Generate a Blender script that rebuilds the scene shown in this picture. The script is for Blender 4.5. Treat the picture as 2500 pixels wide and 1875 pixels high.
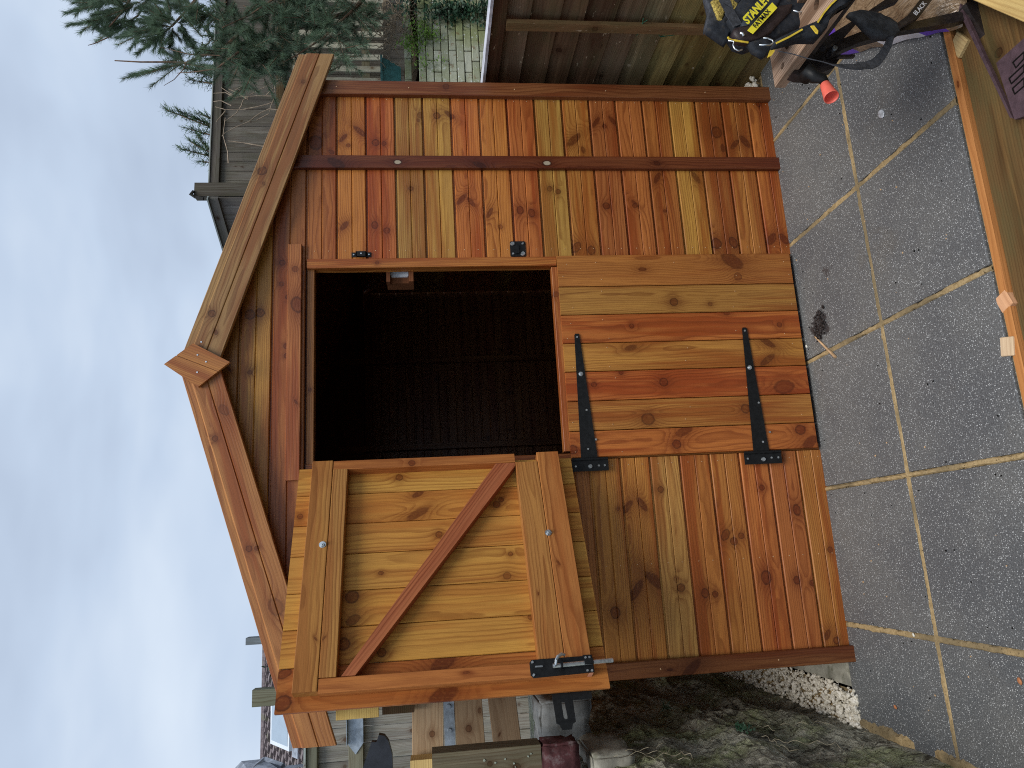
import bpy, bmesh, math, random
from mathutils import Vector, Matrix, Euler, noise as mn
random.seed(7)
for o in list(bpy.data.objects): bpy.data.objects.remove(o)
sc = bpy.context.scene
COL = sc.collection
R = math.radians

# ---------------- camera (the phone was held sideways: image right is down in the place) ----------------
cd = bpy.data.cameras.new('camera'); cam = bpy.data.objects.new('camera', cd); COL.objects.link(cam)
cd.sensor_fit = 'HORIZONTAL'; cd.sensor_width = 36; cd.lens = 25.574
cd.clip_start = 0.05; cd.clip_end = 2000
cam.matrix_world = Matrix([[-0.054883, 0.973504, -0.221985, 0.0], [-0.102607, -0.226642, -0.968558, -2.765], [-0.993207, -0.030381, 0.112327, 1.55], [0.0, 0.0, 0.0, 1.0]])
sc.camera = cam

# ---------------- world: overcast daylight ----------------
SUN_EL, SUN_AZ = R(60), R(4)           # azimuth from -Y (behind the camera), negative = from the left
w = bpy.data.worlds.new('World'); sc.world = w; w.use_nodes = True
nt = w.node_tree; nt.nodes.clear()
out = nt.nodes.new('ShaderNodeOutputWorld'); bg = nt.nodes.new('ShaderNodeBackground')
sky = nt.nodes.new('ShaderNodeTexSky'); sky.sky_type = 'NISHITA'; sky.sun_disc = False
sky.sun_elevation = SUN_EL; sky.sun_rotation = math.pi + SUN_AZ; sky.dust_density = 2.0; sky.air_density = 1.0
tc = nt.nodes.new('ShaderNodeTexCoord')
sepn = nt.nodes.new('ShaderNodeSeparateXYZ'); nt.links.new(tc.outputs['Generated'], sepn.inputs[0])
# cloud deck seen in perspective: direction divided by height
dv = nt.nodes.new('ShaderNodeVectorMath'); dv.operation = 'MULTIPLY'; dv.inputs[1].default_value = (1, 1, 2.2)
nt.links.new(tc.outputs['Generated'], dv.inputs[0])
cn = nt.nodes.new('ShaderNodeTexNoise'); cn.inputs['Scale'].default_value = 2.1; cn.inputs['Detail'].default_value = 4; cn.inputs['Roughness'].default_value = .5; cn.inputs['Distortion'].default_value = .25
nt.links.new(dv.outputs[0], cn.inputs['Vector'])
cr = nt.nodes.new('ShaderNodeValToRGB'); e = cr.color_ramp.elements
e[0].position = .3; e[0].color = (2.6, 3.1, 3.95, 1); e[1].position = .74; e[1].color = (4.8, 5.35, 6.0, 1)
m_ = e.new(.5) if False else cr.color_ramp.elements.new(.5); m_.color = (3.45, 4.1, 5.05, 1)
nt.links.new(cn.outputs['Fac'], cr.inputs['Fac'])
mx = nt.nodes.new('ShaderNodeMix'); mx.data_type = 'RGBA'; mx.inputs['Factor'].default_value = .93
nt.links.new(sky.outputs[0], mx.inputs[6]); nt.links.new(cr.outputs[0], mx.inputs[7])
nt.links.new(mx.outputs[2], bg.inputs['Color']); bg.inputs['Strength'].default_value = .1
nt.links.new(bg.outputs[0], out.inputs[0])
sd = bpy.data.lights.new('sun', 'SUN'); sun = bpy.data.objects.new('sun', sd); COL.objects.link(sun)
sd.energy = 1.5; sd.angle = R(30); sd.color = (1.0, .96, .9)
sdir = Vector((math.sin(SUN_AZ)*math.cos(SUN_EL), -math.cos(SUN_AZ)*math.cos(SUN_EL), math.sin(SUN_EL)))
sun.rotation_euler = sdir.to_track_quat('Z', 'Y').to_euler(); sun.location = (0, -3, 6)
sc.view_settings.view_transform = 'Standard'; sc.view_settings.look = 'None'
sc.view_settings.exposure = 0.76; sc.view_settings.gamma = 1; sc.view_settings.use_curve_mapping = False
sc.render.engine = 'CYCLES'
sc.cycles.pixel_filter_type = 'BLACKMAN_HARRIS'; sc.cycles.filter_width = 1.05
sc.cycles.use_denoising = False
sc.cycles.max_bounces = 6; sc.cycles.diffuse_bounces = 4; sc.cycles.glossy_bounces = 3; sc.cycles.transparent_max_bounces = 8

# ---------------- node helper ----------------
class NT:
    def __init__(s, name):
        s.mat = bpy.data.materials.new(name); s.mat.use_nodes = True; s.t = s.mat.node_tree; s.t.nodes.clear()
        s.o = s.t.nodes.new('ShaderNodeOutputMaterial'); s.p = s.t.nodes.new('ShaderNodeBsdfPrincipled')
        s.t.links.new(s.p.outputs[0], s.o.inputs[0])
    def put(s, sock, v):
        if isinstance(v, bpy.types.NodeSocket): s.t.links.new(v, sock)
        elif v is not None:
            if hasattr(sock.default_value, '__len__') and not hasattr(v, '__len__'): v = (v,)*len(sock.default_value)
            if hasattr(sock.default_value, '__len__') and len(sock.default_value) == 4 and len(v) == 3: v = tuple(v)+(1,)
            sock.default_value = v
    def m(s, op, a, b=None, c=None, clamp=False):
        n = s.t.nodes.new('ShaderNodeMath'); n.operation = op; n.use_clamp = clamp
        s.put(n.inputs[0], a); s.put(n.inputs[1], b); s.put(n.inputs[2], c); return n.outputs[0]
    def v(s, op, a, b=None):
        n = s.t.nodes.new('ShaderNodeVectorMath'); n.operation = op; s.put(n.inputs[0], a)
        if b is not None: s.put(n.inputs[1], b)
        return n.outputs[1] if op in ('LENGTH', 'DISTANCE', 'DOT_PRODUCT') else n.outputs[0]
    def coord(s, k='Object'): return s.t.nodes.new('ShaderNodeTexCoord').outputs[k]
    def geo(s, k='Position'): return s.t.nodes.new('ShaderNodeNewGeometry').outputs[k]
    def oi(s, k): return s.t.nodes.new('ShaderNodeObjectInfo').outputs[k]
    def sep(s, a): n = s.t.nodes.new('ShaderNodeSeparateXYZ'); s.put(n.inputs[0], a); return n.outputs
    def com(s, x, y, z): 
        n = s.t.nodes.new('ShaderNodeCombineXYZ'); s.put(n.inputs[0], x); s.put(n.inputs[1], y); s.put(n.inputs[2], z); return n.outputs[0]
    def noise(s, vec, scale, det=2, rough=.5, dist=0, col=False):
        n = s.t.nodes.new('ShaderNodeTexNoise'); s.put(n.inputs['Vector'], vec); n.inputs['Scale'].default_value = scale
        n.inputs['Detail'].default_value = det; n.inputs['Roughness'].default_value = rough; n.inputs['Distortion'].default_value = dist
        return n.outputs[1 if col else 0]
    def voro(s, vec, scale, feat='F1', out='Distance'):
        n = s.t.nodes.new('ShaderNodeTexVoronoi'); n.feature = feat; s.put(n.inputs['Vector'], vec); n.inputs['Scale'].default_value = scale; return n.outputs[out]
    def mapr(s, a, f0, f1, t0=0., t1=1., smooth=True):
        n = s.t.nodes.new('ShaderNodeMapRange'); n.interpolation_type = 'SMOOTHSTEP' if smooth else 'LINEAR'
        s.put(n.inputs[0], a); s.put(n.inputs[1], f0); s.put(n.inputs[2], f1); s.put(n.inputs[3], t0); s.put(n.inputs[4], t1); return n.outputs[0]
    def mix(s, f, a, b, mode='MIX'):
        n = s.t.nodes.new('ShaderNodeMix'); n.data_type = 'RGBA'; n.blend_type = mode
        s.put(n.inputs[0], f); s.put(n.inputs[6], a); s.put(n.inputs[7], b); return n.outputs[2]
    def attr(s, name): n = s.t.nodes.new('ShaderNodeAttribute'); n.attribute_type = 'OBJECT'; n.attribute_name = name; return n.outputs['Vector']
    def bump(s, h, st=.3, d=.002):
        n = s.t.nodes.new('ShaderNodeBump'); n.inputs['Strength'].default_value = st; n.inputs['Distance'].default_value = d; s.put(n.inputs['Height'], h)
        s.t.links.new(n.outputs[0], s.p.inputs['Normal'])
    def fin(s, col=None, rough=.6, metal=0, spec=.5, **k):
        s.put(s.p.inputs['Base Color'], col); s.put(s.p.inputs['Roughness'], rough); s.put(s.p.inputs['Metallic'], metal); s.put(s.p.inputs['Specular IOR Level'], spec)
        for a, b in k.items(): s.put(s.p.inputs[a.replace('_', ' ')], b)
        return s.mat

NK = 5
def wood(name, tone=.5, ringd=.45, lam=.0055, fib=.25, rough=.5, spec=.3, moss=0., red=(.74, .50, .40), yel=(1.22, 1.28, 1.2), speck=0., knots=True, bumpd=.0012, streak=1.):
    n = NT(name); P = n.coord(); rnd = n.oi('Random'); base = n.oi('Color')
    off = n.com(n.m('MULTIPLY', rnd, 37.), n.m('MULTIPLY', rnd, 91.), n.m('MULTIPLY', rnd, 53.))
    Q = n.v('ADD', P, off)
    n1 = n.noise(n.v('MULTIPLY', Q, (2.2, 9, 9)), 1., 3, .55)
    n2 = n.noise(n.v('MULTIPLY', Q, (1.1, 5, 5)), 1., 2, .5)
    px, py, pz = n.sep(P)
    halo = None; core = None; disp = None; pale = None; smear = None; rim = None; cd_ = None
    if knots:
        jit = n.noise(n.v('MULTIPLY', Q, (60, 110, 110)), 1., 3, .6)
        for i in range(NK):
            k = n.attr('k%d' % i); a = n.attr('a%d' % i)
            kx, ky, ks = n.sep(k); an, el, dk0 = n.sep(a); dk = n.m('ABSOLUTE', dk0)
            dx = n.m('SUBTRACT', px, kx); dy = n.m('SUBTRACT', py, ky)
            c_, s_ = n.m('COSINE', an), n.m('SINE', an)
            rx = n.m('ADD', n.m('MULTIPLY', dx, c_), n.m('MULTIPLY', dy, s_))
            ry = n.m('MULTIPLY', n.m('SUBTRACT', n.m('MULTIPLY', dy, c_), n.m('MULTIPLY', dx, s_)), el)
            d = n.m('DIVIDE', n.v('LENGTH', n.com(rx, ry, 0.)), n.m('MAXIMUM', ks, 1e-4))
            d = n.m('ADD', d, n.m('MULTIPLY', n.m('SUBTRACT', jit, .5), .45))
            gh = n.m('MULTIPLY', n.m('EXPONENT', n.m('MULTIPLY', n.m('MULTIPLY', d, d), -.26)), dk)
            co = n.m('MULTIPLY', n.mapr(d, .72, 1.0, 1., 0.), dk); rg = n.m('MULTIPLY', n.m('MULTIPLY', n.mapr(d, .62, .88, 0., 1.), n.mapr(d, .9, 1.08, 1., 0.)), n.m('MULTIPLY', dk, n.mapr(el, 1.5, 2., 1., .35))); ck = n.m('MULTIPLY', co, n.mapr(el, 1.5, 2.))
            cd_ = ck if cd_ is None else n.m('MAXIMUM', cd_, ck)
            ds = n.m('MULTIPLY', n.m('MULTIPLY', gh, ks), .8)
            pa = n.m('MULTIPLY', n.mapr(d, .55, .8, 1., 0.), n.m('LESS_THAN', dk0, 0.)); pale = pa if pale is None else n.m('MAXIMUM', pale, pa)
            sx_ = n.m('DIVIDE', dx, n.m('MULTIPLY', n.m('MAXIMUM', ks, 1e-4), 4.)); sy_ = n.m('DIVIDE', dy, n.m('MULTIPLY', n.m('MAXIMUM', ks, 1e-4), .95))
            sm = n.m('MULTIPLY', n.m('EXPONENT', n.m('MULTIPLY', n.m('ADD', n.m('MULTIPLY', sx_, sx_), n.m('MULTIPLY', sy_, sy_)), -1.)), dk); smear = sm if smear is None else n.m('MAXIMUM', smear, sm)
            halo = gh if halo is None else n.m('MAXIMUM', halo, gh)
            core = co if core is None else n.m('MAXIMUM', core, co)
            rim = rg if rim is None else n.m('MAXIMUM', rim, rg)
            disp = ds if disp is None else n.m('ADD', disp, ds)
    yc = n.m('ADD', n.m('SUBTRACT', py, n.m('MULTIPLY', rnd, .11)), n.m('MULTIPLY', n.m('SUBTRACT', n2, .5), .07))
    zc = n.m('ADD', n.m('ADD', pz, n.m('ADD', .015, n.m('MULTIPLY', n.m('FRACT', n.m('MULTIPLY', rnd, 7.3)), .09))), n.m('MULTIPLY', n.m('SUBTRACT', n1, .5), .03))
    rr = n.m('SQRT', n.m('ADD', n.m('MULTIPLY', yc, yc), n.m('MULTIPLY', zc, zc)))
    if disp is not None: rr = n.m('ADD', rr, disp)
    fr = n.m('FRACT', n.m('DIVIDE', rr, lam))
    ring = n.m('MULTIPLY', n.mapr(fr, .35, .9, 0., 1.), n.mapr(fr, .9, 1., 1., 0.))
    rmod = n.noise(n.v('MULTIPLY', Q, (1.5, 40, 40)), 1., 2)
    ring = n.m('MULTIPLY', ring, n.mapr(rmod, .3, .7, .35, 1.))
    fibn = n.noise(n.v('MULTIPLY', Q, (9, 420, 420)), 1., 2, .6)
    stre = n.noise(n.v('MULTIPLY', Q, (1.3, 26, 26)), 1., 3, .6)
    stre2 = n.noise(n.v('MULTIPLY', n.v('ADD', Q, (11, 3, 5)), (.9, 11, 11)), 1., 3, .6)
    c = n.mix(n.m('MULTIPLY', n.mapr(stre2, .44, .60), tone*streak), base, n.mix(1., base, red, 'MULTIPLY'))
    c = n.mix(n.m('MULTIPLY', n.mapr(stre, .50, .64), tone*.8*streak), c, n.mix(1., base, yel, 'MULTIPLY'))
    c = n.mix(n.m('MULTIPLY', ring, ringd), c, n.mix(1., base, (.42, .27, .2), 'MULTIPLY'))
    c = n.mix(n.m('MULTIPLY', n.mapr(fibn, .42, .75), fib), c, n.mix(1., base, (.45, .36, .32), 'MULTIPLY'))
    if knots:
        c = n.mix(n.m('MULTIPLY', n.m('MULTIPLY', smear, .5), n.mapr(stre, .35, .6)), c, n.mix(1., base, (.42, .24, .17), 'MULTIPLY'))
        c = n.mix(n.m('MULTIPLY', halo, .66), c, n.mix(1., base, (.33, .19, .13), 'MULTIPLY'))
        c = n.mix(n.m('MULTIPLY', core, .75), c, n.mix(1., base, (.30, .165, .115), 'MULTIPLY'))
        c = n.mix(n.m('MULTIPLY', n.m('MULTIPLY', cd_, n.mapr(jit, .35, .6, .35, 1.)), .7), c, n.mix(1., base, (.15, .08, .06), 'MULTIPLY'))
        c = n.mix(n.m('MULTIPLY', rim, .7), c, n.mix(1., base, (.11, .06, .045), 'MULTIPLY'))
        c = n.mix(n.m('MULTIPLY', n.m('MULTIPLY', core, n.mapr(jit, .5, .62)), .4), c, n.mix(1., base, (.6, .48, .42), 'MULTIPLY'))
        c = n.mix(n.m('MULTIPLY', pale, .85), c, (.42, .36, .26))
    if moss > 0:
        mm = n.noise(n.v('MULTIPLY', Q, (4, 14, 14)), 1., 5, .65)
        c = n.mix(n.m('MULTIPLY', n.mapr(mm, .42, .65), moss), c, (.075, .085, .035))
    if speck > 0:
        sv = n.noise(n.v('MULTIPLY', Q, (22, 60, 60)), 1., 2, .5)
        c = n.mix(n.mapr(sv, .70, .74, 0., speck), c, (.42, .33, .22))
    h = n.m('SUBTRACT', n.m('MULTIPLY', fibn, .5), n.m('MULTIPLY', ring, .6))
    n.bump(h, .35, bumpd)
    return n.fin(c, n.m('ADD', rough-.1, n.m('MULTIPLY', stre, .2)), 0, spec)

MW = wood('stained_pine', tone=.9, ringd=.72, lam=.0072, fib=.5, rough=.42, spec=.4, red=(.68, .42, .32))
MWi = wood('stained_pine_inner', tone=.6, ringd=.7, lam=.0085, fib=.4, rough=.6, spec=.2)
MF = wood('weathered_fence_wood', tone=.6, ringd=.5, lam=.007, rough=.75, spec=.15, moss=.3, speck=.8, red=(.5, .42, .36), yel=(1.5, 1.45, 1.4), bumpd=.002)
MG = wood('grey_aged_wood', tone=.6, ringd=.55, lam=.008, rough=.8, spec=.1, moss=.2, red=(.6, .6, .62), yel=(1.35, 1.35, 1.35), bumpd=.003)
MQ = wood('treated_plank_wood', tone=.9, ringd=.5, lam=.009, rough=.7, spec=.2, moss=.35, red=(.5, .45, .4), yel=(1.5, 1.45, 1.35))
MP = wood('raw_sawn_wood', tone=.4, ringd=.35, lam=.009, rough=.75, spec=.15, red=(.75, .68, .6), yel=(1.15, 1.12, 1.05))

def simple(name, col, rough=.5, metal=0, spec=.5, var=.25, scale=30, bumps=0., bscale=200, dirt=None, dirtc=(.12, .1, .08)):
    n = NT(name); P = n.coord(); a = n.noise(P, scale, 4, .6)
    c = n.mix(n.mapr(a, .3, .7), tuple(x*(1-var) for x in col), tuple(min(1, x*(1+var)) for x in col))
    if dirt: c = n.mix(n.mapr(n.noise(P, dirt, 4, .65), .52, .68, 0., .8), c, dirtc)
    if bumps: n.bump(n.noise(P, bscale, 3), bumps, .002)
    return n.fin(c, n.m('ADD', rough-.1, n.m('MULTIPLY', a, .2)), metal, spec)
BLK = simple('black_painted_metal', (.007, .0075, .008), .5, 0, .3, .3, 60, .2, 500)
BLK2 = simple('dark_bench_metal', (.018, .014, .014), .45, 0, .5, .4, 25, .15, 300, 30, (.05, .04, .035))
MAR = simple('maroon_tread_paint', (.075, .045, .055), .6, 0, .4, .25, 40, .5, 350)
ZNC = simple('zinc', (.62, .66, .68), .32, .9, .5, .2, 40)
GAL = simple('galvanised_steel', (.32, .37, .42), .45, .6, .5, .25, 25)
DRK = simple('dark_recess', (.01, .009, .008), .9, 0, .1)
NAIL = simple('nail_head', (.55, .36, .2), .5, 0, .3)
CONC = simple('concrete', (.3, .29, .24), .9, 0, .2, .3, 12, .6, 90, 9, (.13, .13, .09))
CONC2 = simple('grey_rubble', (.2, .21, .21), .9, 0, .2, .35, 10, .8, 60, 14, (.08, .075, .06))
REDP = simple('red_plastic', (.85, .16, .11), .35, 0, .5, .06, 10)
FAB = simple('black_fabric', (.022, .025, .031), .8, 0, .25, .35, 60, .7, 900, 40, (.05, .045, .04))
FAB2 = simple('grey_webbing', (.055, .058, .066), .8, 0, .25, .3, 80, .8, 1100)
LTH = simple('dark_leather', (.028, .018, .018), .5, 0, .4, .3, 40, .3, 400)
YEL = simple('yellow_label', (.82, .72, .04), .55, 0, .4, .1, 30, 0, 0, 60, (.3, .25, .05))
YEL2 = simple('yellow_piping', (.7, .5, .05), .7, 0, .3, .2, 60)
FLEECE = simple('yellow_speckled_lining', (.4, .3, .08), .95, 0, .1, .6, 200, .9, 300, 90, (.06, .03, .03))
WPL = simple('white_print', (.75, .76, .8), .4, 0, .5, .1, 20)
PUR = simple('purple_print', (.14, .06, .5), .35, 0, .5, .2, 15)
GRNP = simple('green_plastic', (.05, .17, .17), .4, 0, .5, .2, 14)
BRK_RED = simple('dark_red_brick', (.075, .028, .03), .85, 0, .2, .35, 25, .7, 120, 22, (.16, .12, .12))
FELT = simple('roofing_felt', (.05, .055, .05), .95, 0, .1, .3, 60, .8, 400)
SOIL = simple('soil', (.055, .04, .025), .95, 0, .1, .5, 14, .9, 60, 9, (.03, .05, .02))
BARK = simple('pine_bark', (.17, .11, .075), .85, 0, .2, .4, 30, .8, 120)
TWIG = simple('pale_dry_stem', (.34, .27, .2), .8, 0, .2, .3, 30)
ROOT = simple('pale_root', (.30, .26, .18), .8, 0, .2, .3, 30)
WIRE = simple('green_wire', (.02, .14, .08), .5)
UPVC = simple('pale_window_frame', (.62, .67, .72), .4, 0, .5, .05)
GLS = simple('window_glass', (.30, .38, .46), .12, 0, .6, .05, 3)
LEAD = simple('lead_flashing', (.3, .33, .38), .55, .2, .4, .3, 8)
JOINT = None
def leafmat(name, c, tr=.25):
    n = NT(name); r = n.oi('Random'); P = n.geo(); a = n.noise(P, 9, 3)
    col = n.mix(n.mapr(a, .3, .7), tuple(x*.55 for x in c), tuple(x*1.35 for x in c))
    m = n.fin(col, .5, 0, .35)
    t = n.t; tr_ = t.nodes.new('ShaderNodeBsdfTranslucent'); n.put(tr_.inputs[0], col); ms = t.nodes.new('ShaderNodeMixShader'); ms.inputs[0].default_value = tr
    t.links.new(n.p.outputs[0], ms.inputs[1]); t.links.new(tr_.outputs[0], ms.inputs[2]); t.links.new(ms.outputs[0], n.o.inputs[0]); return m
NEED = leafmat('pine_needles', (.16, .235, .155), .3)
NEED2 = leafmat('far_conifer_foliage', (.09, .16, .09), .2)
LEAF = leafmat('fresh_leaf', (.15, .27, .045), .3)
IVY = leafmat('ivy_leaf', (.03, .075, .04), .15)

def slabmat():
    n = NT('speckled_paving'); P = n.coord(); r = n.oi('Random'); W = n.geo()
    Q = n.v('ADD', P, n.com(n.m('MULTIPLY', r, 9.), n.m('MULTIPLY', r, 17.), 0.))
    big = n.noise(W, 2.1, 5, .6)
    c = n.mix(n.mapr(big, .35, .65), (.122, .128, .132), (.168, .168, .160))
    c = n.mix(n.mapr(n.noise(n.v('ADD', W, (3, 8, 0)), 2.6, 5, .65), .56, .72, 0., .35), c, (.17, .15, .115))
    fine = n.noise(Q, 240, 2, .6); c = n.mix(n.mapr(fine, .4, .6, 0., .55), c, (.035, .037, .042))
    v1 = n.voro(Q, 175); r1 = n.sep(n.voro(Q, 175, out='Color'))[0]; v2 = n.voro(n.v('ADD', Q, (4, 2, 0)), 120); v3 = n.voro(n.v('ADD', Q, (1, 7, 0)), 420)
    cl = n.noise(Q, 90, 2)
    s1 = n.m('MULTIPLY', n.mapr(v1, .22, .34, 1., 0.), n.mapr(r1, .25, .85, 0., 1.)); s2 = n.mapr(v2, .13, .19, 1., 0.)
    s1 = n.m('MULTIPLY', s1, n.mapr(cl, .30, .5))
    sp = n.m('MAXIMUM', s1, s2)
    c = n.mix(n.m('MULTIPLY', sp, .8), c, (.62, .63, .62))
    blot = n.noise(n.v('ADD', W, (1.3, 2.1, 0)), 7, 4, .7)
    c = n.mix(n.mapr(blot, .68, .75, 0., .7), c, (.022, .014, .012))
    ds = n.v('DISTANCE', n.v('MULTIPLY', W, (1, .8, 1)), (.80, -.11, 0)); dn = n.m('ADD', ds, n.m('MULTIPLY', n.noise(W, 28, 3, .7), .09))
    c = n.mix(n.mapr(dn, .085, .105, .85, 0.), c, (.014, .01, .011))
    ds = n.v('DISTANCE', n.v('MULTIPLY', W, (1, .6, 1)), (1.0, -.14, 0)); dn = n.m('ADD', ds, n.m('MULTIPLY', n.noise(W, 22, 3, .7), .12))
    c = n.mix(n.mapr(dn, .060, .085, .6, 0.), c, (.022, .012, .012))
    n.bump(n.m('ADD', fine, sp), .5, .0015)
    return n.fin(c, n.mapr(big, .3, .7, .42, .6), 0, .5)
SLAB = slabmat()
def sandmat():
    n = NT('sandy_joint_mortar'); W = n.geo(); a = n.noise(W, 60, 4, .7)
    c = n.mix(n.mapr(a, .3, .7), (.30, .21, .10), (.46, .34, .18)); c = n.mix(n.mapr(n.noise(W, 3.5, 4), .46, .6, 0., .75), c, (.17, .135, .08))
    c = n.mix(n.mapr(n.noise(W, 170, 2), .62, .7, 0., .8), c, (.05, .035, .02))
    n.bump(a, .8, .004); return n.fin(c, .95, 0, .1)
SAND = sandmat()
def rockmat():
    n = NT('mossy_earth_stone'); W = n.geo(); a = n.noise(n.v('MULTIPLY', W, (5, 5, 5)), 1., 6, .7); b = n.noise(n.v('MULTIPLY', W, (30, 34, 13)), 1., 6, .78, .6); g = n.noise(n.v('ADD', W, (5, 1, 2)), 3.2, 5, .6)
    c = n.mix(n.mapr(a, .35, .65), (.15, .14, .10), (.44, .42, .33)); c = n.mix(n.mapr(g, .46, .62, 0., .7), c, (.28, .31, .14))
    c = n.mix(n.mapr(b, .53, .62, 0., .7), c, (.46, .42, .33)); c = n.mix(n.mapr(b, .47, .38, 0., .85), c, (.035, .028, .018))
    n.bump(n.m('ADD', n.m('MULTIPLY', b, 1.6), n.noise(W, 130, 3)), 1., .012); return n.fin(c, .9, 0, .2)
ROCK = rockmat()
def gravmat():
    n = NT('pale_limestone_chip'); r = n.geo('Random Per Island'); W = n.geo()
    c = n.mix(r, (.62, .57, .46), (.85, .8, .7)); c = n.mix(n.mapr(n.noise(W, 70, 3), .5, .7, 0., .5), c, (.2, .17, .12)); n.bump(n.noise(W, 200, 2), .4, .002); return n.fin(c, .85, 0, .2)
GRAV = gravmat()
def brickmat():
    n = NT('mossy_pale_brick'); r = n.oi('Random'); W = n.geo(); P = n.coord()
    c = n.mix(n.mapr(r, 0., 1.), (.33, .35, .24), (.54, .55, .44)); g = n.noise(n.v('MULTIPLY', W, (2.2, 2.2, 1.2)), 1., 5, .65)
    c = n.mix(n.mapr(g, .45, .65, 0., .75), c, (.24, .27, .10)); f = n.noise(W, 26, 4, .7); c = n.mix(n.mapr(f, .58, .68, 0., .9), c, (.62, .66, .6))
    c = n.mix(n.mapr(n.noise(W, 16, 3), .62, .7, 0., .6), c, (.2, .11, .05)); n.bump(f, .6, .005); return n.fin(c, .9, 0, .15)
BRICK = brickmat()
def tilemat():
    n = NT('concrete_roof_tile'); W = n.geo(); a = n.noise(W, 9, 5, .7)
    c = n.mix(n.mapr(a, .35, .65), (.14, .12, .125), (.30, .26, .26)); c = n.mix(n.mapr(n.noise(n.v('ADD', W, (2, 0, 0)), 5, 4), .55, .68, 0., .6), c, (.2, .21, .13))
    c = n.mix(n.oi('Random'), c, n.mix(1., c, (.75, .72, .74), 'MULTIPLY')); return n.fin(c, .9, 0, .15)
TILE = tilemat()
def bagmat():
    n = NT('crinkled_brown_film'); P = n.coord(); a = n.noise(n.v('MULTIPLY', P, (24, 6, 10)), 1., 4, .6, 1.0); b = n.noise(n.v('MULTIPLY', P, (60, 10, 20)), 1., 3, .6, .8)
    c = n.mix(n.mapr(b, .3, .7), (.19, .125, .07), (.36, .25, .15)); c = n.mix(n.mapr(a, .58, .66, 0., .5), c, (.5, .43, .36))
    n.bump(n.m('ADD', a, n.m('MULTIPLY', b, .5)), 1., .02); return n.fin(c, .25, 0, .7)
BAGM = bagmat()

# ---------------- object helpers ----------------
WM = {}                                   # world matrix of every object that may be a parent
def col4(c): return (c[0], c[1], c[2], 1) if c else (1, 1, 1, 1)
def srgb(r, g, b): return tuple(((x/255)/12.92 if x/255 <= .04045 else ((x/255+.055)/1.055)**2.4) for x in (r, g, b))
def link(name, data, M=None, parent=None, color=None, mat=None, kind=None):
    o = bpy.data.objects.new(name, data); COL.objects.link(o); M = M or Matrix()
    WM[o] = M
    if parent is not None: o.parent = parent; o.matrix_basis = WM[parent].inverted() @ M
    else: o.matrix_basis = M
    if color: o.color = col4(color)
    if mat is not None and data is not None and not data.materials:
        for m in (mat if isinstance(mat, (list, tuple)) else [mat]): data.materials.append(m)
    if kind: o['kind'] = kind
    return o
def tag(o, label, cat, group=None):
    o['label'] = label; o['category'] = cat
    if group: o['group'] = group
    return o
def thing(name, label, cat, loc=(0, 0, 0), group=None): return tag(link(name, None, Matrix.Translation(Vector(loc))), label, cat, group)
def basis(o, ex, ey, ez): M = Matrix((ex, ey, ez)).transposed().to_4x4(); M.translation = Vector(o); return M
def mesh(name, V, F, smooth=False, mi=None):
    m = bpy.data.meshes.new(name); m.from_pydata([tuple(v) for v in V], [], F); m.update()
    if smooth: m.polygons.foreach_set('use_smooth', [True]*len(m.polygons))
    if mi: m.polygons.foreach_set('material_index', mi)
    return m
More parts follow.
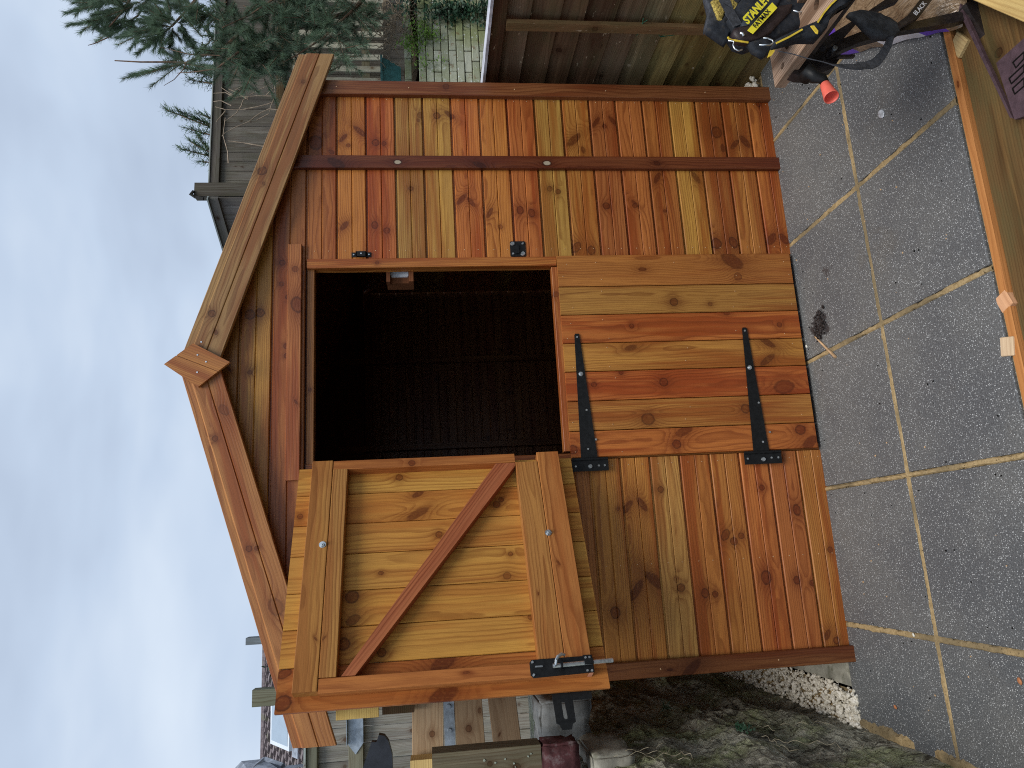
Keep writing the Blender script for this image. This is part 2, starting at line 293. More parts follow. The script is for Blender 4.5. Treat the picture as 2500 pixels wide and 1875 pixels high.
class MB:
    def __init__(s): s.V = []; s.F = []; s.I = []; s.mi = 0
    def add(s, V, F): b = len(s.V); s.V += [Vector(v) for v in V]; s.F += [tuple(b+i for i in f) for f in F]; s.I += [s.mi]*len(F); return s
    def prism(s, poly, a, b, fr=None):    # poly of (x,y) extruded z a..b, fr maps to a frame (o,ex,ey,ez)
        n = len(poly); V = [(x, y, a) for x, y in poly]+[(x, y, b) for x, y in poly]
        if fr: V = [fr @ Vector(v) for v in V]
        F = [tuple(range(n))[::-1], tuple(range(n, 2*n))]+[(i, (i+1) % n, n+(i+1) % n, n+i) for i in range(n)]
        return s.add(V, F)
    def box(s, x0, x1, y0, y1, z0, z1, fr=None): return s.prism([(x0, y0), (x1, y0), (x1, y1), (x0, y1)], z0, z1, fr)
    def cyl(s, p, q, r0, r1=None, n=10, cap=True):
        p, q = Vector(p), Vector(q); r1 = r0 if r1 is None else r1; d = (q-p).normalized(); a = d.orthogonal().normalized(); b = d.cross(a)
        V = [p+(a*math.cos(t)+b*math.sin(t))*r0 for t in [2*math.pi*i/n for i in range(n)]]+[q+(a*math.cos(t)+b*math.sin(t))*r1 for t in [2*math.pi*i/n for i in range(n)]]
        F = [(i, (i+1) % n, n+(i+1) % n, n+i) for i in range(n)]
        if cap: F += [tuple(range(n))[::-1], tuple(range(n, 2*n))]
        return s.add(V, F)
    def tube(s, pts, rad, n=6):
        pts = [Vector(p) for p in pts]; rad = rad if isinstance(rad, (list, tuple)) else [rad]*len(pts); b0 = len(s.V); prev = None
        for i, p in enumerate(pts):
            d = (pts[min(i+1, len(pts)-1)]-pts[max(i-1, 0)]).normalized()
            a = d.orthogonal().normalized() if prev is None else (prev-d*prev.dot(d)).normalized(); prev = a; b = d.cross(a)
            s.V += [p+(a*math.cos(2*math.pi*k/n)+b*math.sin(2*math.pi*k/n))*rad[i] for k in range(n)]
        for i in range(len(pts)-1):
            for k in range(n): s.F.append((b0+i*n+k, b0+i*n+(k+1) % n, b0+(i+1)*n+(k+1) % n, b0+(i+1)*n+k)); s.I.append(s.mi)
        s.F += [tuple(b0+k for k in range(n))[::-1], tuple(b0+(len(pts)-1)*n+k for k in range(n))]; s.I += [s.mi]*2; return s
    def ribbon(s, pts, ups, w, t=.003):   # flat strap: centre line, width direction per point
        pts = [Vector(p) for p in pts]; b0 = len(s.V); N = len(pts); w = w if isinstance(w, (list, tuple)) else [w]*N
        for i, p in enumerate(pts):
            d = (pts[min(i+1, N-1)]-pts[max(i-1, 0)]).normalized(); u = Vector(ups[i] if isinstance(ups, list) else ups); u = (u-d*u.dot(d)).normalized(); n_ = d.cross(u)
            s.V += [p+u*w[i]/2+n_*t/2, p+u*w[i]/2-n_*t/2, p-u*w[i]/2-n_*t/2, p-u*w[i]/2+n_*t/2]
        for i in range(N-1):
            for k in range(4): s.F.append((b0+i*4+k, b0+i*4+(k+1) % 4, b0+(i+1)*4+(k+1) % 4, b0+(i+1)*4+k)); s.I.append(s.mi)
        s.F += [(b0+3, b0+2, b0+1, b0), tuple(b0+(N-1)*4+k for k in range(4))]; s.I += [s.mi]*2; return s
    def build(s, name, mat, parent=None, color=None, M=None, smooth=False, kind=None):
        M = M or (WM[parent].copy() if parent is not None else Matrix()); Mi = M.inverted()
        me = mesh(name, [Mi @ v for v in s.V], s.F, smooth, s.I if isinstance(mat, (list, tuple)) else None)
        bm = bmesh.new(); bm.from_mesh(me); bmesh.ops.recalc_face_normals(bm, faces=bm.faces); bm.to_mesh(me); bm.free()
        return link(name, me, M, parent, color, mat, kind)

def prof(kind, W, T):
    c = .002
    if kind == 'plain': return [(0, -T), (0, -c), (c, 0), (W-c, 0), (W, -c), (W, -T)]
    if kind == 'shiplap':
        f = W-.008; m = f/2; return [(0, -T), (0, -.004), (.003, 0), (m-.003, 0), (m, -.004), (m+.003, 0), (f-.003, 0), (f, -.004), (f, -.011), (W, -.011), (W, -T)]
    if kind == 'barge':                    # tongue strip on the outer (high) edge, one V groove
        t = W-.027; m = t*.50; return [(0, -T), (0, -.002), (.002, 0), (m-.003, 0), (m, -.004), (m+.003, 0), (t-.005, 0), (t+.001, -.008), (W-.002, -.008), (W, -.010), (W, -T)]
    if kind == 'feather': return [(0, -T), (0, 0), (W*.45, -.002), (W*.8, -.007), (W, -T+.004), (W, -T)]
_bc = {}
def bmesh_board(L, W, T, kind, cut=(0, 0)):
    key = (round(L, 4), round(W, 4), round(T, 4), kind, cut)
    if key in _bc: return _bc[key]
    P = prof(kind, W, T); n = len(P); nx = 1
    V = []; F = []
    for k, end in ((0, 0), (1, 1)):
        for y, z in P: V.append(((L-cut[1]*y if end else 0+cut[0]*y), y, z))
    F = [tuple(range(n))[::-1], tuple(range(n, 2*n))]+[(i, (i+1) % n, n+(i+1) % n, n+i) for i in range(n)]
    m = mesh('board', V, F); bm = bmesh.new(); bm.from_mesh(m); bmesh.ops.recalc_face_normals(bm, faces=bm.faces); bm.to_mesh(m); bm.free()
    _bc[key] = m; return m
def set_knots(o, ks):
    for i, (x, y, s, a, el, dk) in enumerate(ks[:NK]): o['k%d' % i] = [float(x), float(y), float(s)]; o['a%d' % i] = [float(a), float(el), float(dk)]
def rknots(L, W, n, s=.011):
    out = []
    for i in range(n):
        out.append((random.uniform(.05, max(.06, L-.05)), random.uniform(.1, .9)*W, random.uniform(.6, 1.3)*s, random.choice([0, 0, .6, -.6]), random.choice([1, 1, 1.3, 2.5]), random.uniform(.6, 1)))
    return out
KN = []      # knots in a plane: (px, py, size, angle, elong, dark)
MEANC = srgb(186, 112, 56)
def adj(c, k=.93, ds=.06, ml=.40):
    c = tuple(a+(b-a)*ml for a, b in zip(c, MEANC))
    l = .3*c[0]+.59*c[1]+.11*c[2]; return ((c[0]+(l-c[0])*ds)*k*.88, (c[1]+(l-c[1])*ds)*k*1.01, (c[2]+(l-c[2])*ds)*k*.70)
def board(name, parent, o, ex, ey, L, W, T, mat, color, kind='plain', plane=None, knots=None, nrand=None, cut=(0, 0)):
    """o = corner of the face at (0,0); ex along the grain, ey across; face normal = ex x ey"""
    ex, ey = Vector(ex).normalized(), Vector(ey).normalized(); M = basis(o, ex, ey, ex.cross(ey))
    if color and mat in (MW, MWi): color = adj(color, ml=.05 if ('batten' in name or 'barge' in name or 'strip' in name) else .40)
    ob = link(name, bmesh_board(L, W, T, kind, cut), M, parent, color, None)
    if not ob.data.materials: ob.data.materials.append(mat)
    elif ob.data.materials[0] != mat: ob.data = ob.data.copy(); ob.data.materials[0] = mat
    ks = []
    if knots:
        Mi = M.inverted()
        for (P, s, a, el, dk) in knots:
            q = Mi @ Vector(P)
            if -.01 < q.x < L+.01 and -.004 < q.y < W+.004 and abs(q.z) < .06: ks.append((q.x, q.y, s*(1.6 if el > 1.7 else 1.15), a, el, dk))
    if nrand is None: nrand = 1 if knots is not None and ks else random.choice([1, 2, 3])
    if knots is not None and len(ks) >= 2: nrand = 0
    set_knots(ob, ks + rknots(L, W, nrand))
    return ob
def jit(c, j=.08):
    k = 1+random.uniform(-j, j); return tuple(x*k for x in c)

# =====================================================================================
# THE SHED (front wall face in the plane y = 0, camera side is -y)
# =====================================================================================
X_, Y_, Z_ = Vector((1, 0, 0)), Vector((0, 1, 0)), Vector((0, 0, 1))
WF = basis((0, 0, 0), X_, Z_, -Y_)            # wall frame: (x, height, out of the wall)
shed = thing('garden_shed', 'new stained timber garden shed with pitched roof and two-part stable door', 'shed', (.735, 0, 0))
RED, ORG, BRN, OCH, TAN, OLV = srgb(196, 92, 50), srgb(216, 124, 58), srgb(158, 84, 48), srgb(212, 150, 74), srgb(208, 148, 86), srgb(192, 146, 88)
DRED = srgb(170, 84, 44)
JZ = [-.019, .101, .222, .342, .463, .585, .705, .824, .945, 1.065, 1.185, 1.304, 1.425, 1.545, 1.662, 1.782, 1.901, 2.021]
H = math.pi/2
KR = [ # knots seen on the right-hand panel: place, size, angle, stretch, darkness
 ((1.6808,0.0000,1.9878),.030,.1,1.2,.9),((1.6388,0.0000,1.9242),.012,.9,1.6,.9),((1.7030,0.0000,1.8753),.016,-.7,2.6,.95),((1.6690,0.0000,1.8551),.008,0,1.,.9),((1.7337,0.0000,1.8070),.024,.8,3.2,.95),
 ((1.6827,0.0000,1.7429),.014,0,1.,1.),((1.6786,0.0000,1.7087),.009,0,1.,1.),((1.8113,0.0000,1.4855),.014,0,1.,1.),((1.8131,0.0000,1.5541),.013,.2,1.,.7),((1.8164,0.0000,1.4305),.018,.9,2.4,.9),((1.7884,0.0000,1.5641),.008,.2,1.5,.8),
 ((1.7024,0.0000,0.9025),.028,-.8,2.6,.95),((1.6541,0.0000,0.8657),.012,.2,2.,.9),((1.7688,0.0000,0.7626),.009,0,1.,1.),((1.7882,0.0000,0.7979),.02,-.6,3.,.9),((1.7936,0.0000,0.7217),.02,.6,3.,.9),
 ((1.4733,0.0000,1.6026),.009,0,1.,1.),((1.4255,0.0000,1.3948),.022,-.7,3.,.85),((1.4128,0.0000,1.3570),.018,.6,2.8,.8),((1.3626,0.0000,1.2824),.018,-.5,2.8,.8),((1.3746,0.0000,1.1543),.017,0,1.3,.9),((1.3618,0.0000,1.1068),.017,.2,1.3,.9),
 ((1.4715,0.0000,1.0228),.011,0,1.,.95),((1.4587,0.0000,0.9881),.010,0,1.,.95),((1.3927,0.0000,0.7865),.014,0,1.,1.),((1.4026,0.0000,0.6611),.014,.7,2.5,.8),((1.2069,0.0000,0.9279),.024,-.6,1.6,.9),((1.1922,0.0000,0.8665),.018,0,1.2,.9),
 ((1.3084,0.0000,1.8729),.016,-.7,2.,.9),((1.3117,0.0000,1.7515),.015,0,1.2,.9),((1.2870,0.0000,1.7037),.012,.3,1.,.9),((1.5219,0.0000,0.5517),.02,-.5,2.6,.9),((1.5239,0.0000,0.3782),.02,.5,2.4,.85),
 ((1.7440,0.0000,0.2588),.026,0,1.2,.95),((1.6671,0.0000,0.2403),.014,0,2.,.8),((1.6856,0.0000,0.1828),.02,-.7,2.6,.95),((1.6995,0.0000,0.1341),.024,.6,2.4,.95),((1.8898,0.0000,0.0439),.014,0,1.,.9),
 ((1.2177,0.0000,0.3230),.022,0,1.1,1.),((1.2213,0.0000,0.2489),.024,.3,1.5,1.),((1.2367,0.0000,0.0747),.02,-.6,1.8,1.),((1.2363,0.0000,0.0205),.018,.6,1.8,1.),((1.3940,0.0000,0.6627),.010,0,1.,.8),
 # left-hand panel
 ((0.1355,0.0000,0.8112),.022,-.7,2.8,.95),((0.1432,0.0000,0.7520),.022,.6,2.6,.95),((0.1962,0.0000,0.6731),.011,0,1.,1.),((-0.1734,0.0000,0.8042),.03,-.6,3.,1.),((-0.1444,0.0000,0.7263),.036,.9,2.8,1.),((-0.1736,0.0000,0.6322),.014,0,1.,1.),((-0.1423,0.0000,0.6468),.012,0,1.4,.5),
 ((-0.1993,0.0000,0.5410),.016,0,1.2,1.),((-0.2051,0.0000,0.5017),.011,0,1.,1.),((0.0112,0.0000,0.4346),.022,-.6,1.6,.9),((-0.0149,0.0000,0.4044),.014,0,1.,.9),((0.0044,0.0000,0.3721),.011,0,1.,.9),((0.1844,0.0000,0.2634),.010,0,1.,1.),((-0.1562,0.0000,0.2931),.024,0,1.3,.95),
 ((0.0916,0.0000,0.1329),.02,.1,1.4,1.),((-0.1736,0.0000,0.1725),.014,0,1.2,1.),((-0.1875,0.0000,0.1108),.011,0,1.,1.),((-0.2476,0.0000,0.8923),.02,0,1.2,1.),((-0.3794,0.0000,0.0812),.014,-.5,2.,1.),((-0.4017,0.0000,0.0476),.012,0,1.,1.),((-0.0673,0.0000,0.0198),.010,0,1.,.9),
 # boards over the door
 ((0.9406,0.0000,2.2317),.018,0,1.,1.),((0.9473,0.0000,2.1937),.016,0,1.,1.),((0.7103,0.0000,2.2261),.008,0,1.,.9),((1.1530,0.0000,2.1131),.011,0,1.,1.),((1.0639,0.0000,2.1153),.009,0,1.,.9),((1.0098,0.0000,2.0899),.009,0,1.,1.),((0.8107,0.0000,2.0956),.009,0,1.,1.),((0.7722,0.0000,2.0923),.009,0,1.,1.),((0.5464,0.0000,2.1008),.008,0,1.,.9),((0.4375,0.0000,2.1026),.008,0,1.,.9)]
RCOL = [srgb(196,96,42), srgb(192,112,56), srgb(176,100,54), OCH, srgb(176,90,46), srgb(186,92,52), srgb(176,88,56), srgb(204,132,68), srgb(200,152,84), RED, ORG, srgb(214,108,54), srgb(206,150,80), OLV, srgb(196,88,50), ORG, srgb(186,98,56)]
LCOL = [srgb(204,124,62), srgb(188,92,54), srgb(200,98,52), srgb(200,116,58), srgb(196,108,54), srgb(206,146,92), srgb(216,134,66), srgb(208,130,64), srgb(176,96,54)]
for i in range(17):
    board('wall_board', shed, (1.166, 0, JZ[i]+.004), X_, Z_, .733, JZ[i+1]-JZ[i], .016, MW, jit(RCOL[i], .03), 'shiplap', knots=KR)
for i in range(9):
    board('wall_board', shed, (-.425, 0, JZ[i]+.004), X_, Z_, .749, JZ[i+1]-JZ[i], .016, MW, jit(LCOL[i], .03), 'shiplap', knots=KR)
for i in range(9, 17):
    board('wall_board', shed, (-.425, 0, JZ[i]+.004), X_, Z_, .749, JZ[i+1]-JZ[i], .016, MW, jit([RED, ORG, BRN][i % 3]), 'shiplap')
GZ = [2.021, 2.148, 2.268, 2.388]; GC = [srgb(172,88,56), srgb(208,142,72), srgb(170,110,60)]
for i in range(3):
    hl = min(1.16, (2.35-GZ[i])/.318)
    board('gable_board', shed, (.735-hl, 0, GZ[i]+.004), X_, Z_, 2*hl, (GZ[i+1]-GZ[i]), .016, MW, GC[i], 'shiplap', knots=KR)
# corner and cover battens, door frame
TR = srgb(150, 84, 56)
def stick(name, x0, x1, z0, z1, y0, y1, col, mat=MW, parent=shed, knots=None, vert=None, nrand=2):
    """squared timber between y0 (front) and y1 (back)"""
    vert = (z1-z0) > (x1-x0) if vert is None else vert
    if vert: return board(name, parent, (x1, y0, z0), Z_, -X_, z1-z0, x1-x0, y1-y0, mat, col, 'plain', knots=knots, nrand=nrand)
    return board(name, parent, (x0, y0, z0), X_, Z_, x1-x0, z1-z0, y1-y0, mat, col, 'plain', knots=knots, nrand=nrand)
stick('corner_batten', 1.894, 1.958, -.008, 2.03, -.026, -.001, srgb(136, 76, 52), nrand=1)
stick('cover_batten', 1.556, 1.612, -.012, 2.15, -.022, -.001, srgb(116, 54, 36), knots=[((1.5809,0.0000,1.6534),.016,0,1.5,-.8),((1.5790,0.0000,1.0315),.018,0,1.5,-.8),((1.5758,0.0000,1.9018),.026,-.5,2.,1.),((1.5694,0.0000,1.3153),.02,-.4,2.4,.9),((1.5807,0.0000,0.5539),.014,-.4,1.6,.8)])
stick('corner_batten', -.478, -.42, -.004, 2.04, -.03, -.001, srgb(124, 68, 44), knots=[((-0.4598,0.0000,0.6355),.034,.7,3.,.8)])
stick('door_jamb', 1.126, 1.165, 1.02, 2.018, -.006, .045, srgb(196, 112, 58), nrand=1)
stick('door_jamb', 1.126, 1.165, .0, 1.0, .004, .045, srgb(160, 92, 52), nrand=1)
stick('door_jamb', .326, .352, .0, 2.018, .004, .045, srgb(120, 64, 40), nrand=1)
stick('door_head', .352, 1.126, 1.990, 2.018, .010, .050, srgb(150, 88, 50), nrand=1)
stick('head_cover_strip', .293, 1.223, 2.036, 2.089, -.018, -.001, srgb(188, 108, 70), knots=[((0.9710,0.0000,2.0508),.03,.2,1.4,.9)])
# interior: floor, back and side walls, roof, frame
INC = srgb(96, 50, 32)  # inside timber tinted darker than its stain; the doorway's shade is painted in
for x0, x1 in ((-.44, -.418), (1.893, 1.915)): MB().box(x0, x1, .018, 2.39, 2.015, 2.085).build('eaves_light_seal', MW, shed, INC)  # added to seal the eaves gap that let daylight into the shed
for y in (.022, 2.36): MB().prism([(-.44, 2.015), (1.912, 2.015), (1.912, 2.07), (.735, 2.44), (-.44, 2.07)], -(y+.012), -y, WF).build('gable_light_seal', MW, shed, INC)  # added sheets behind the gable boards, blocking light leaks
for i in range(17):
    board('back_wall_board', shed, (-.445, 2.40, JZ[i]+.004), X_, Z_, 2.37, JZ[i+1]-JZ[i], .014, MW, jit(srgb(112, 58, 36), .15), 'shiplap')  # board colour darkened to carry the shade of the interior
    board('side_wall_board', shed, (-.44, 2.40, JZ[i]+.004), -Y_, Z_, 2.38, (JZ[i+1]-JZ[i]), .014, MW, jit(LCOL[i % 9]), 'shiplap')
    board('side_wall_board', shed, (1.915, .012, JZ[i]+.004), Y_, Z_, 2.38, (JZ[i+1]-JZ[i]), .014, MW, jit(RCOL[i]), 'shiplap')
for i in range(3):
    hl = (2.35-GZ[i])/.318
    board('back_wall_board', shed, (.735-hl, 2.40, GZ[i]+.004), X_, Z_, 2*hl, GZ[i+1]-GZ[i], .014, MW, jit(RCOL[i]), 'shiplap')
for i in range(15): board('floor_board', shed, (-.41+i*.155, .05, .03), Y_, -X_, 1.73, .15, .015, MP, srgb(150, 110, 76), 'plain') if False else None
MB().box(-.42, 1.90, .02, 2.39, .0, .04).build('floor', MP, shed, srgb(84, 60, 44))
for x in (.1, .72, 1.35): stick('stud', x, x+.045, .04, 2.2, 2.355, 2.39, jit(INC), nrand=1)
stick('stud_rail', -.4, 1.88, .98, 1.025, 1.755, 1.79, INC, vert=False) if False else None
for s in (-1, 1):
    a = math.atan(.318); mb = MB()
    fr = basis((.735, -.041, 2.455), (s*math.cos(a), 0, -math.sin(a)), (0, 1, 0), Vector((s*math.cos(a), 0, -math.sin(a))).cross(Vector((0, 1, 0))))
    z0, z1 = (-.0, -.02) if s > 0 else (0, .02)
    MB().box(.008 if s > 0 else 0, 1.375, 0, 2.50, min(z0, z1), max(z0, z1), fr).build('roof_panel', MW, shed, srgb(150, 95, 60))
    MB().box(.008 if s > 0 else -.004, 1.385, -.0, 2.51, .001 if s > 0 else -.005, .005 if s > 0 else -.001, fr).build('roof_felt', FELT, shed)
# barge boards
a = math.atan(.318); ca, sa, ta = math.cos(a), math.sin(a), .318
BK = [((1.5186,-0.0600,2.1851),.017,0,1.,1.),((1.4623,-0.0600,2.1768),.008,.5,1.5,.8),((1.9216,-0.0600,2.0288),.008,0,1.,.9),((0.9267,-0.0600,2.3551),.013,0,1.,1.),((0.8529,-0.0600,2.3379),.009,.5,1.5,1.),
      ((0.4510,-0.0600,2.3274),.010,0,1.,.9),((0.5558,-0.0600,2.2997),.022,.4,1.6,.6),((0.0546,-0.0600,2.1989),.010,0,1.,.9),((0.0550,-0.0600,2.1718),.008,0,1.,.9),((-0.1483,-0.0600,2.1038),.03,.2,1.4,.5)]
board('barge_board', shed, (.735, -.062, 2.325), (ca, 0, -sa), (sa, 0, ca), 1.32/ca, .138, .018, MW, srgb(172, 124, 92), 'barge', knots=BK, cut=(-ta, ta), nrand=0)
board('barge_board', shed, (.735-1.342, -.062, 2.325-1.342*ta), (ca, 0, sa), (-sa, 0, ca), 1.342/ca, .138, .018, MW, srgb(190, 118, 76), 'barge', knots=BK, cut=(ta, -ta), nrand=0)
# diamond finial, one V groove down its middle
g = Vector((-.40, 0, -.917)).normalized(); gx = Vector((-g.z, 0, g.x)); gx = gx if (g.cross(gx)).y < 0 else -gx
dfr = basis((.729, -.081, 2.395), g, gx, g.cross(gx)); inv = dfr.inverted()
cor = [inv @ Vector(p) for p in ((.729, -.081, 2.511), (.806, -.081, 2.412), (.731, -.081, 2.279), (.64, -.081, 2.388))]
def clip_half(poly, sgn, off):
    outp = []
    for i in range(len(poly)):
        p, q = poly[i], poly[(i+1) % len(poly)]; dp, dq = sgn*p[1]-off, sgn*q[1]-off
        if dp >= 0: outp.append(p)
        if dp*dq < 0: t = dp/(dp-dq); outp.append((p[0]+(q[0]-p[0])*t, p[1]+(q[1]-p[1])*t))
    return outp
pc = [(c.x, c.y) for c in cor]; mb = MB(); mb.prism(pc, -.014, -.004); mb.prism(clip_half(pc, 1, .0015), -.0045, 0); mb.prism(clip_half(pc, -1, .0015), -.0045, 0)
f_ = link('finial_board', mesh('finial', mb.V, mb.F), dfr, shed, adj(srgb(196, 118, 72)), MW)
set_knots(f_, [])
mb = MB()
for p in ((0.7610,-0.0810,2.3944), (0.6950,-0.0810,2.3931), (0.8160,-0.0620,2.3891), (0.7341,-0.0810,2.3633)): mb.cyl(Vector(p)+Vector((0, .002, 0)), Vector(p)+Vector((0, -.0015, 0)), .0032, n=8)
mb.build('barge_screw', ZNC, shed)
# pin nails in the boards (far too many to pick apart)
mb = MB()
for i in range(17):
    h = JZ[i+1]-JZ[i]
    for x in (1.20, 1.885):
        for fy in (.24, .70):
            mb.cyl((x, .001, JZ[i]+.004+fy*h), (x, -.0014, JZ[i]+.004+fy*h), .0018, n=6)
for i in range(9):
    h = JZ[i+1]-JZ[i]
    for x in (-.08, .298):
        for fy in (.24, .70): mb.cyl((x, .001, JZ[i]+.004+fy*h), (x, -.0014, JZ[i]+.004+fy*h), .0018, n=6)
for z in (.3, .75, 1.15, 1.6, 1.9):
    for x, y in ((1.925, -.026), (-.45, -.03)): mb.cyl((x, y+.001, z), (x, y-.0015, z), .0025, n=6)
mb.build('nail_heads', NAIL, shed, kind='stuff')
# lower door leaf
ld = link('lower_door', None, Matrix.Translation((.33, -.004, 0)), shed)
DX = [1.162, 1.025, .905, .7855, .669, .550, .432, .328]
DC = [srgb(182, 104, 54), srgb(178, 122, 66), srgb(200, 98, 48), srgb(204, 132, 64), srgb(200, 88, 42), srgb(194, 122, 64), srgb(202, 98, 46)]
KL = [((0.9533,-0.0200,0.5452),.016,0,1.,1.),((1.0981,-0.0200,0.6638),.012,0,2.,.8),((1.1301,-0.0200,0.2733),.034,-.6,1.8,.9),((1.0597,-0.0200,0.2581),.016,0,1.,.6),((0.8542,-0.0200,0.7321),.009,0,1.,1.),((0.9010,-0.0200,0.3263),.012,0,1.4,.8),((0.8458,-0.0200,0.1059),.010,0,1.,.9),
      ((0.7628,-0.0200,0.7445),.018,.2,2.4,.7),((0.7716,-0.0200,0.1684),.026,-.6,3.,.95),((0.6972,-0.0200,0.1788),.026,.6,3.,.95),((0.6178,-0.0200,0.6233),.016,0,1.,1.),((0.6168,-0.0200,0.9072),.010,0,1.,1.),((0.6631,-0.0200,0.7931),.009,0,1.,1.),((0.5830,-0.0200,0.1239),.04,.1,1.6,.7),
      ((0.4706,-0.0200,0.7024),.024,0,1.1,.85),((0.4988,-0.0200,0.2981),.017,0,1.,.9),((0.3674,-0.0200,0.5971),.016,0,1.,1.),((0.4174,-0.0200,0.5615),.026,.4,2.2,.7),((0.4051,-0.0200,0.0811),.020,0,1.1,1.),((0.3529,-0.0200,0.0484),.026,.6,2.,.8),((0.3623,-0.0200,1.0100),.016,0,1.,.9)]
for i in range(7):
    board('door_plank', ld, (DX[i], -.020, .018), Z_, -X_, 1.000, DX[i]-DX[i+1]-.003, .014, MW, jit(DC[i], .02), 'plain', knots=KL)
stick('door_ledge', .36, 1.12, 1.006, 1.040, -.002, .040, srgb(186, 104, 64), parent=ld, nrand=1)
stick('door_ledge', .36, 1.12, .06, .13, -.004, .020, srgb(150, 90, 60), parent=ld, nrand=1)
mb = MB()
for i in range(7):
    xm = (DX[i]+DX[i+1])/2
    for z in (.06, .27, .53, .83, .975):
        for dx_ in (-.03, .028):
            a_, b_ = xm+dx_+random.uniform(-.012, .012), z+random.uniform(-.03, .03)
            if random.random() < .6: mb.cyl((a_, -.019, b_), (a_, -.0214, b_), .0017, n=6)
mb.build('nail_heads', NAIL, ld, kind='stuff')
def t_hinge(parent, tip, base0, base1, plate, bolt, screws, y):
    m = MB(); fr = basis((0, y, 0), X_, Z_, -Y_)
    # long tapered strap
    tx, tz, tw = tip; m.prism([(tx, tz-tw/2+.003), (tx-.006, tz-tw/2), (base0[0], base0[1]), (base1[0], base1[1]), (tx-.006, tz+tw/2), (tx, tz+tw/2-.003)], 0, .0035, fr)
    x0, x1, z0, z1 = plate
    m.prism([(x0, z0), (x1, z0), (x1, z1), (x0, z1)], 0, .0035, fr)
    m.cyl((x1+.002, y-.004, z0+.002), (x1+.002, y-.004, z1-.002), .0062, n=12)      # knuckle
    m.mi = 1; bx, bz = bolt
    for k, (r_, h_) in enumerate(((.0105, .006), (.0085, .0085), (.005, .010))): m.cyl((bx, y-.002, bz), (bx, y-h_, bz), r_, r_*.82, n=12)
    pb = ((x0+x1)/2, z0+(z1-z0)*.5); m.cyl((pb[0]-.004, y-.002, pb[1]), (pb[0]-.004, y-.009, pb[1]), .0095, .007, n=12)
    for sx, sz in screws: m.cyl((sx, y-.002, sz), (sx, y-.0052, sz), .0048, .0040, n=8)
    return m.build('t_hinge', [BLK, ZNC], parent)
t_hinge(ld, (.826, .961, .020), (.325, .917), (.325, .982), (.277, .321, .877, 1.020), (.660, .957), [(.812, .961), (.515, .946), (.398, .918), (.362, .952), (.297, .892), (.297, .915), (.297, 1.005)], -.022)
t_hinge(ld, (.836, .261, .020), (.325, .225), (.325, .290), (.275, .319, .178, .331), (.666, .261), [(.822, .261), (.520, .243), (.400, .213), (.362, .247), (.298, .192), (.298, .22), (.298, .318)], -.022)
# keep plates beside the opening
m = MB(); x0, z0, z1 = 1.172, 1.767, 1.845
m.box(x0, x0+.020, z0, z1, 0, .003, WF); m.prism([(x0, z0+.018), (x0+.02, z0+.018), (x0+.02, z0+.022), (x0, z0+.022)], 0, .016, WF); m.prism([(x0, z1-.022), (x0+.02, z1-.022), (x0+.02, z1-.018), (x0, z1-.018)], 0, .016, WF); m.box(x0, x0+.02, z0+.018, z1-.018, .013, .016, WF)
m.mi = 1
for z in (z0+.009, z1-.009, (z0+z1)/2): m.cyl((x0+.01, -.002 if z != (z0+z1)/2 else -.015, z), (x0+.01, -.006 if z != (z0+z1)/2 else -.018, z), .004, .003, n=8)
m.build('bolt_keep', [BLK, ZNC], shed)
m = MB(); x0, x1, z0, z1 = 1.167, 1.234, 1.142, 1.206
m.prism([(x0+.004, z0), (x1-.004, z0), (x1, z0+.004), (x1, z1-.004), (x1-.004, z1), (x0+.004, z1), (x0, z1-.004), (x0, z0+.004)], 0, .0035, WF)
m.box(x0+.012, x0+.050, .5*(z0+z1)-.004, .5*(z0+z1)+.008, .003, .009, WF)
m.mi = 1
for (x, z, r_) in ((x1-.011, z1-.011, .0095), (x0+.012, z0+.012, .0105), (x1-.011, z0+.011, .005), (x0+.012, z1-.011, .005)): m.cyl((x, -.003, z), (x, -.0085, z), r_, r_*.75, n=12)
m.build('hasp_plate', [BLK, ZNC], shed)

# ---- upper door leaf, swung open against the light ----
HX, HY = .328, -.05; dxv = Vector((-.8975, -.4410, 0)); nv = Vector((.4410, -.8975, 0))
ud = link('upper_door', None, Matrix.Translation((HX, HY, 1.03)), shed)
def dpt(s, z, off=0): return Vector((HX, HY, 0))+dxv*s+Z_*z+nv*off
DF = basis((HX, HY, 0), dxv, Z_, nv)           # (along the door, height, towards the camera)
KU = [((0.2799,-0.0736,1.6709),.012,0,1.,1.),((0.2138,-0.1061,1.6048),.016,.5,2.2,.9),((0.1430,-0.1409,1.6059),.03,.5,3.,.8),((0.1623,-0.1314,1.3252),.012,0,1.,1.),((0.1785,-0.1235,1.3069),.009,0,1.,1.),((0.0658,-0.1789,1.5338),.011,0,1.,1.),((-0.1200,-0.2701,1.8213),.020,0,1.,1.),((-0.1893,-0.3042,1.8152),.022,.5,1.6,.8),
      ((-0.2872,-0.3523,1.7232),.013,0,1.,1.),((-0.2566,-0.3372,1.8403),.018,0,1.,1.),((-0.3275,-0.3721,1.5334),.03,.5,2.,.9),((0.1539,-0.1356,2.0114),.009,0,1.,.9),((-0.3261,-0.3714,2.0119),.020,.4,1.6,.9),((-0.4027,-0.4091,2.0087),.024,.4,1.2,1.),((-0.4135,-0.4143,1.5368),.032,.4,2.,.9),((-0.2159,-0.3173,1.2480),.009,0,1.,.9)]
SJ = [0, .115, .2335, .348, .478, .598, .716, .845]
UC = [srgb(232, 164, 84), srgb(230, 146, 68), srgb(228, 152, 76), srgb(224, 154, 78), srgb(232, 162, 80), srgb(228, 158, 78), srgb(210, 118, 62)]
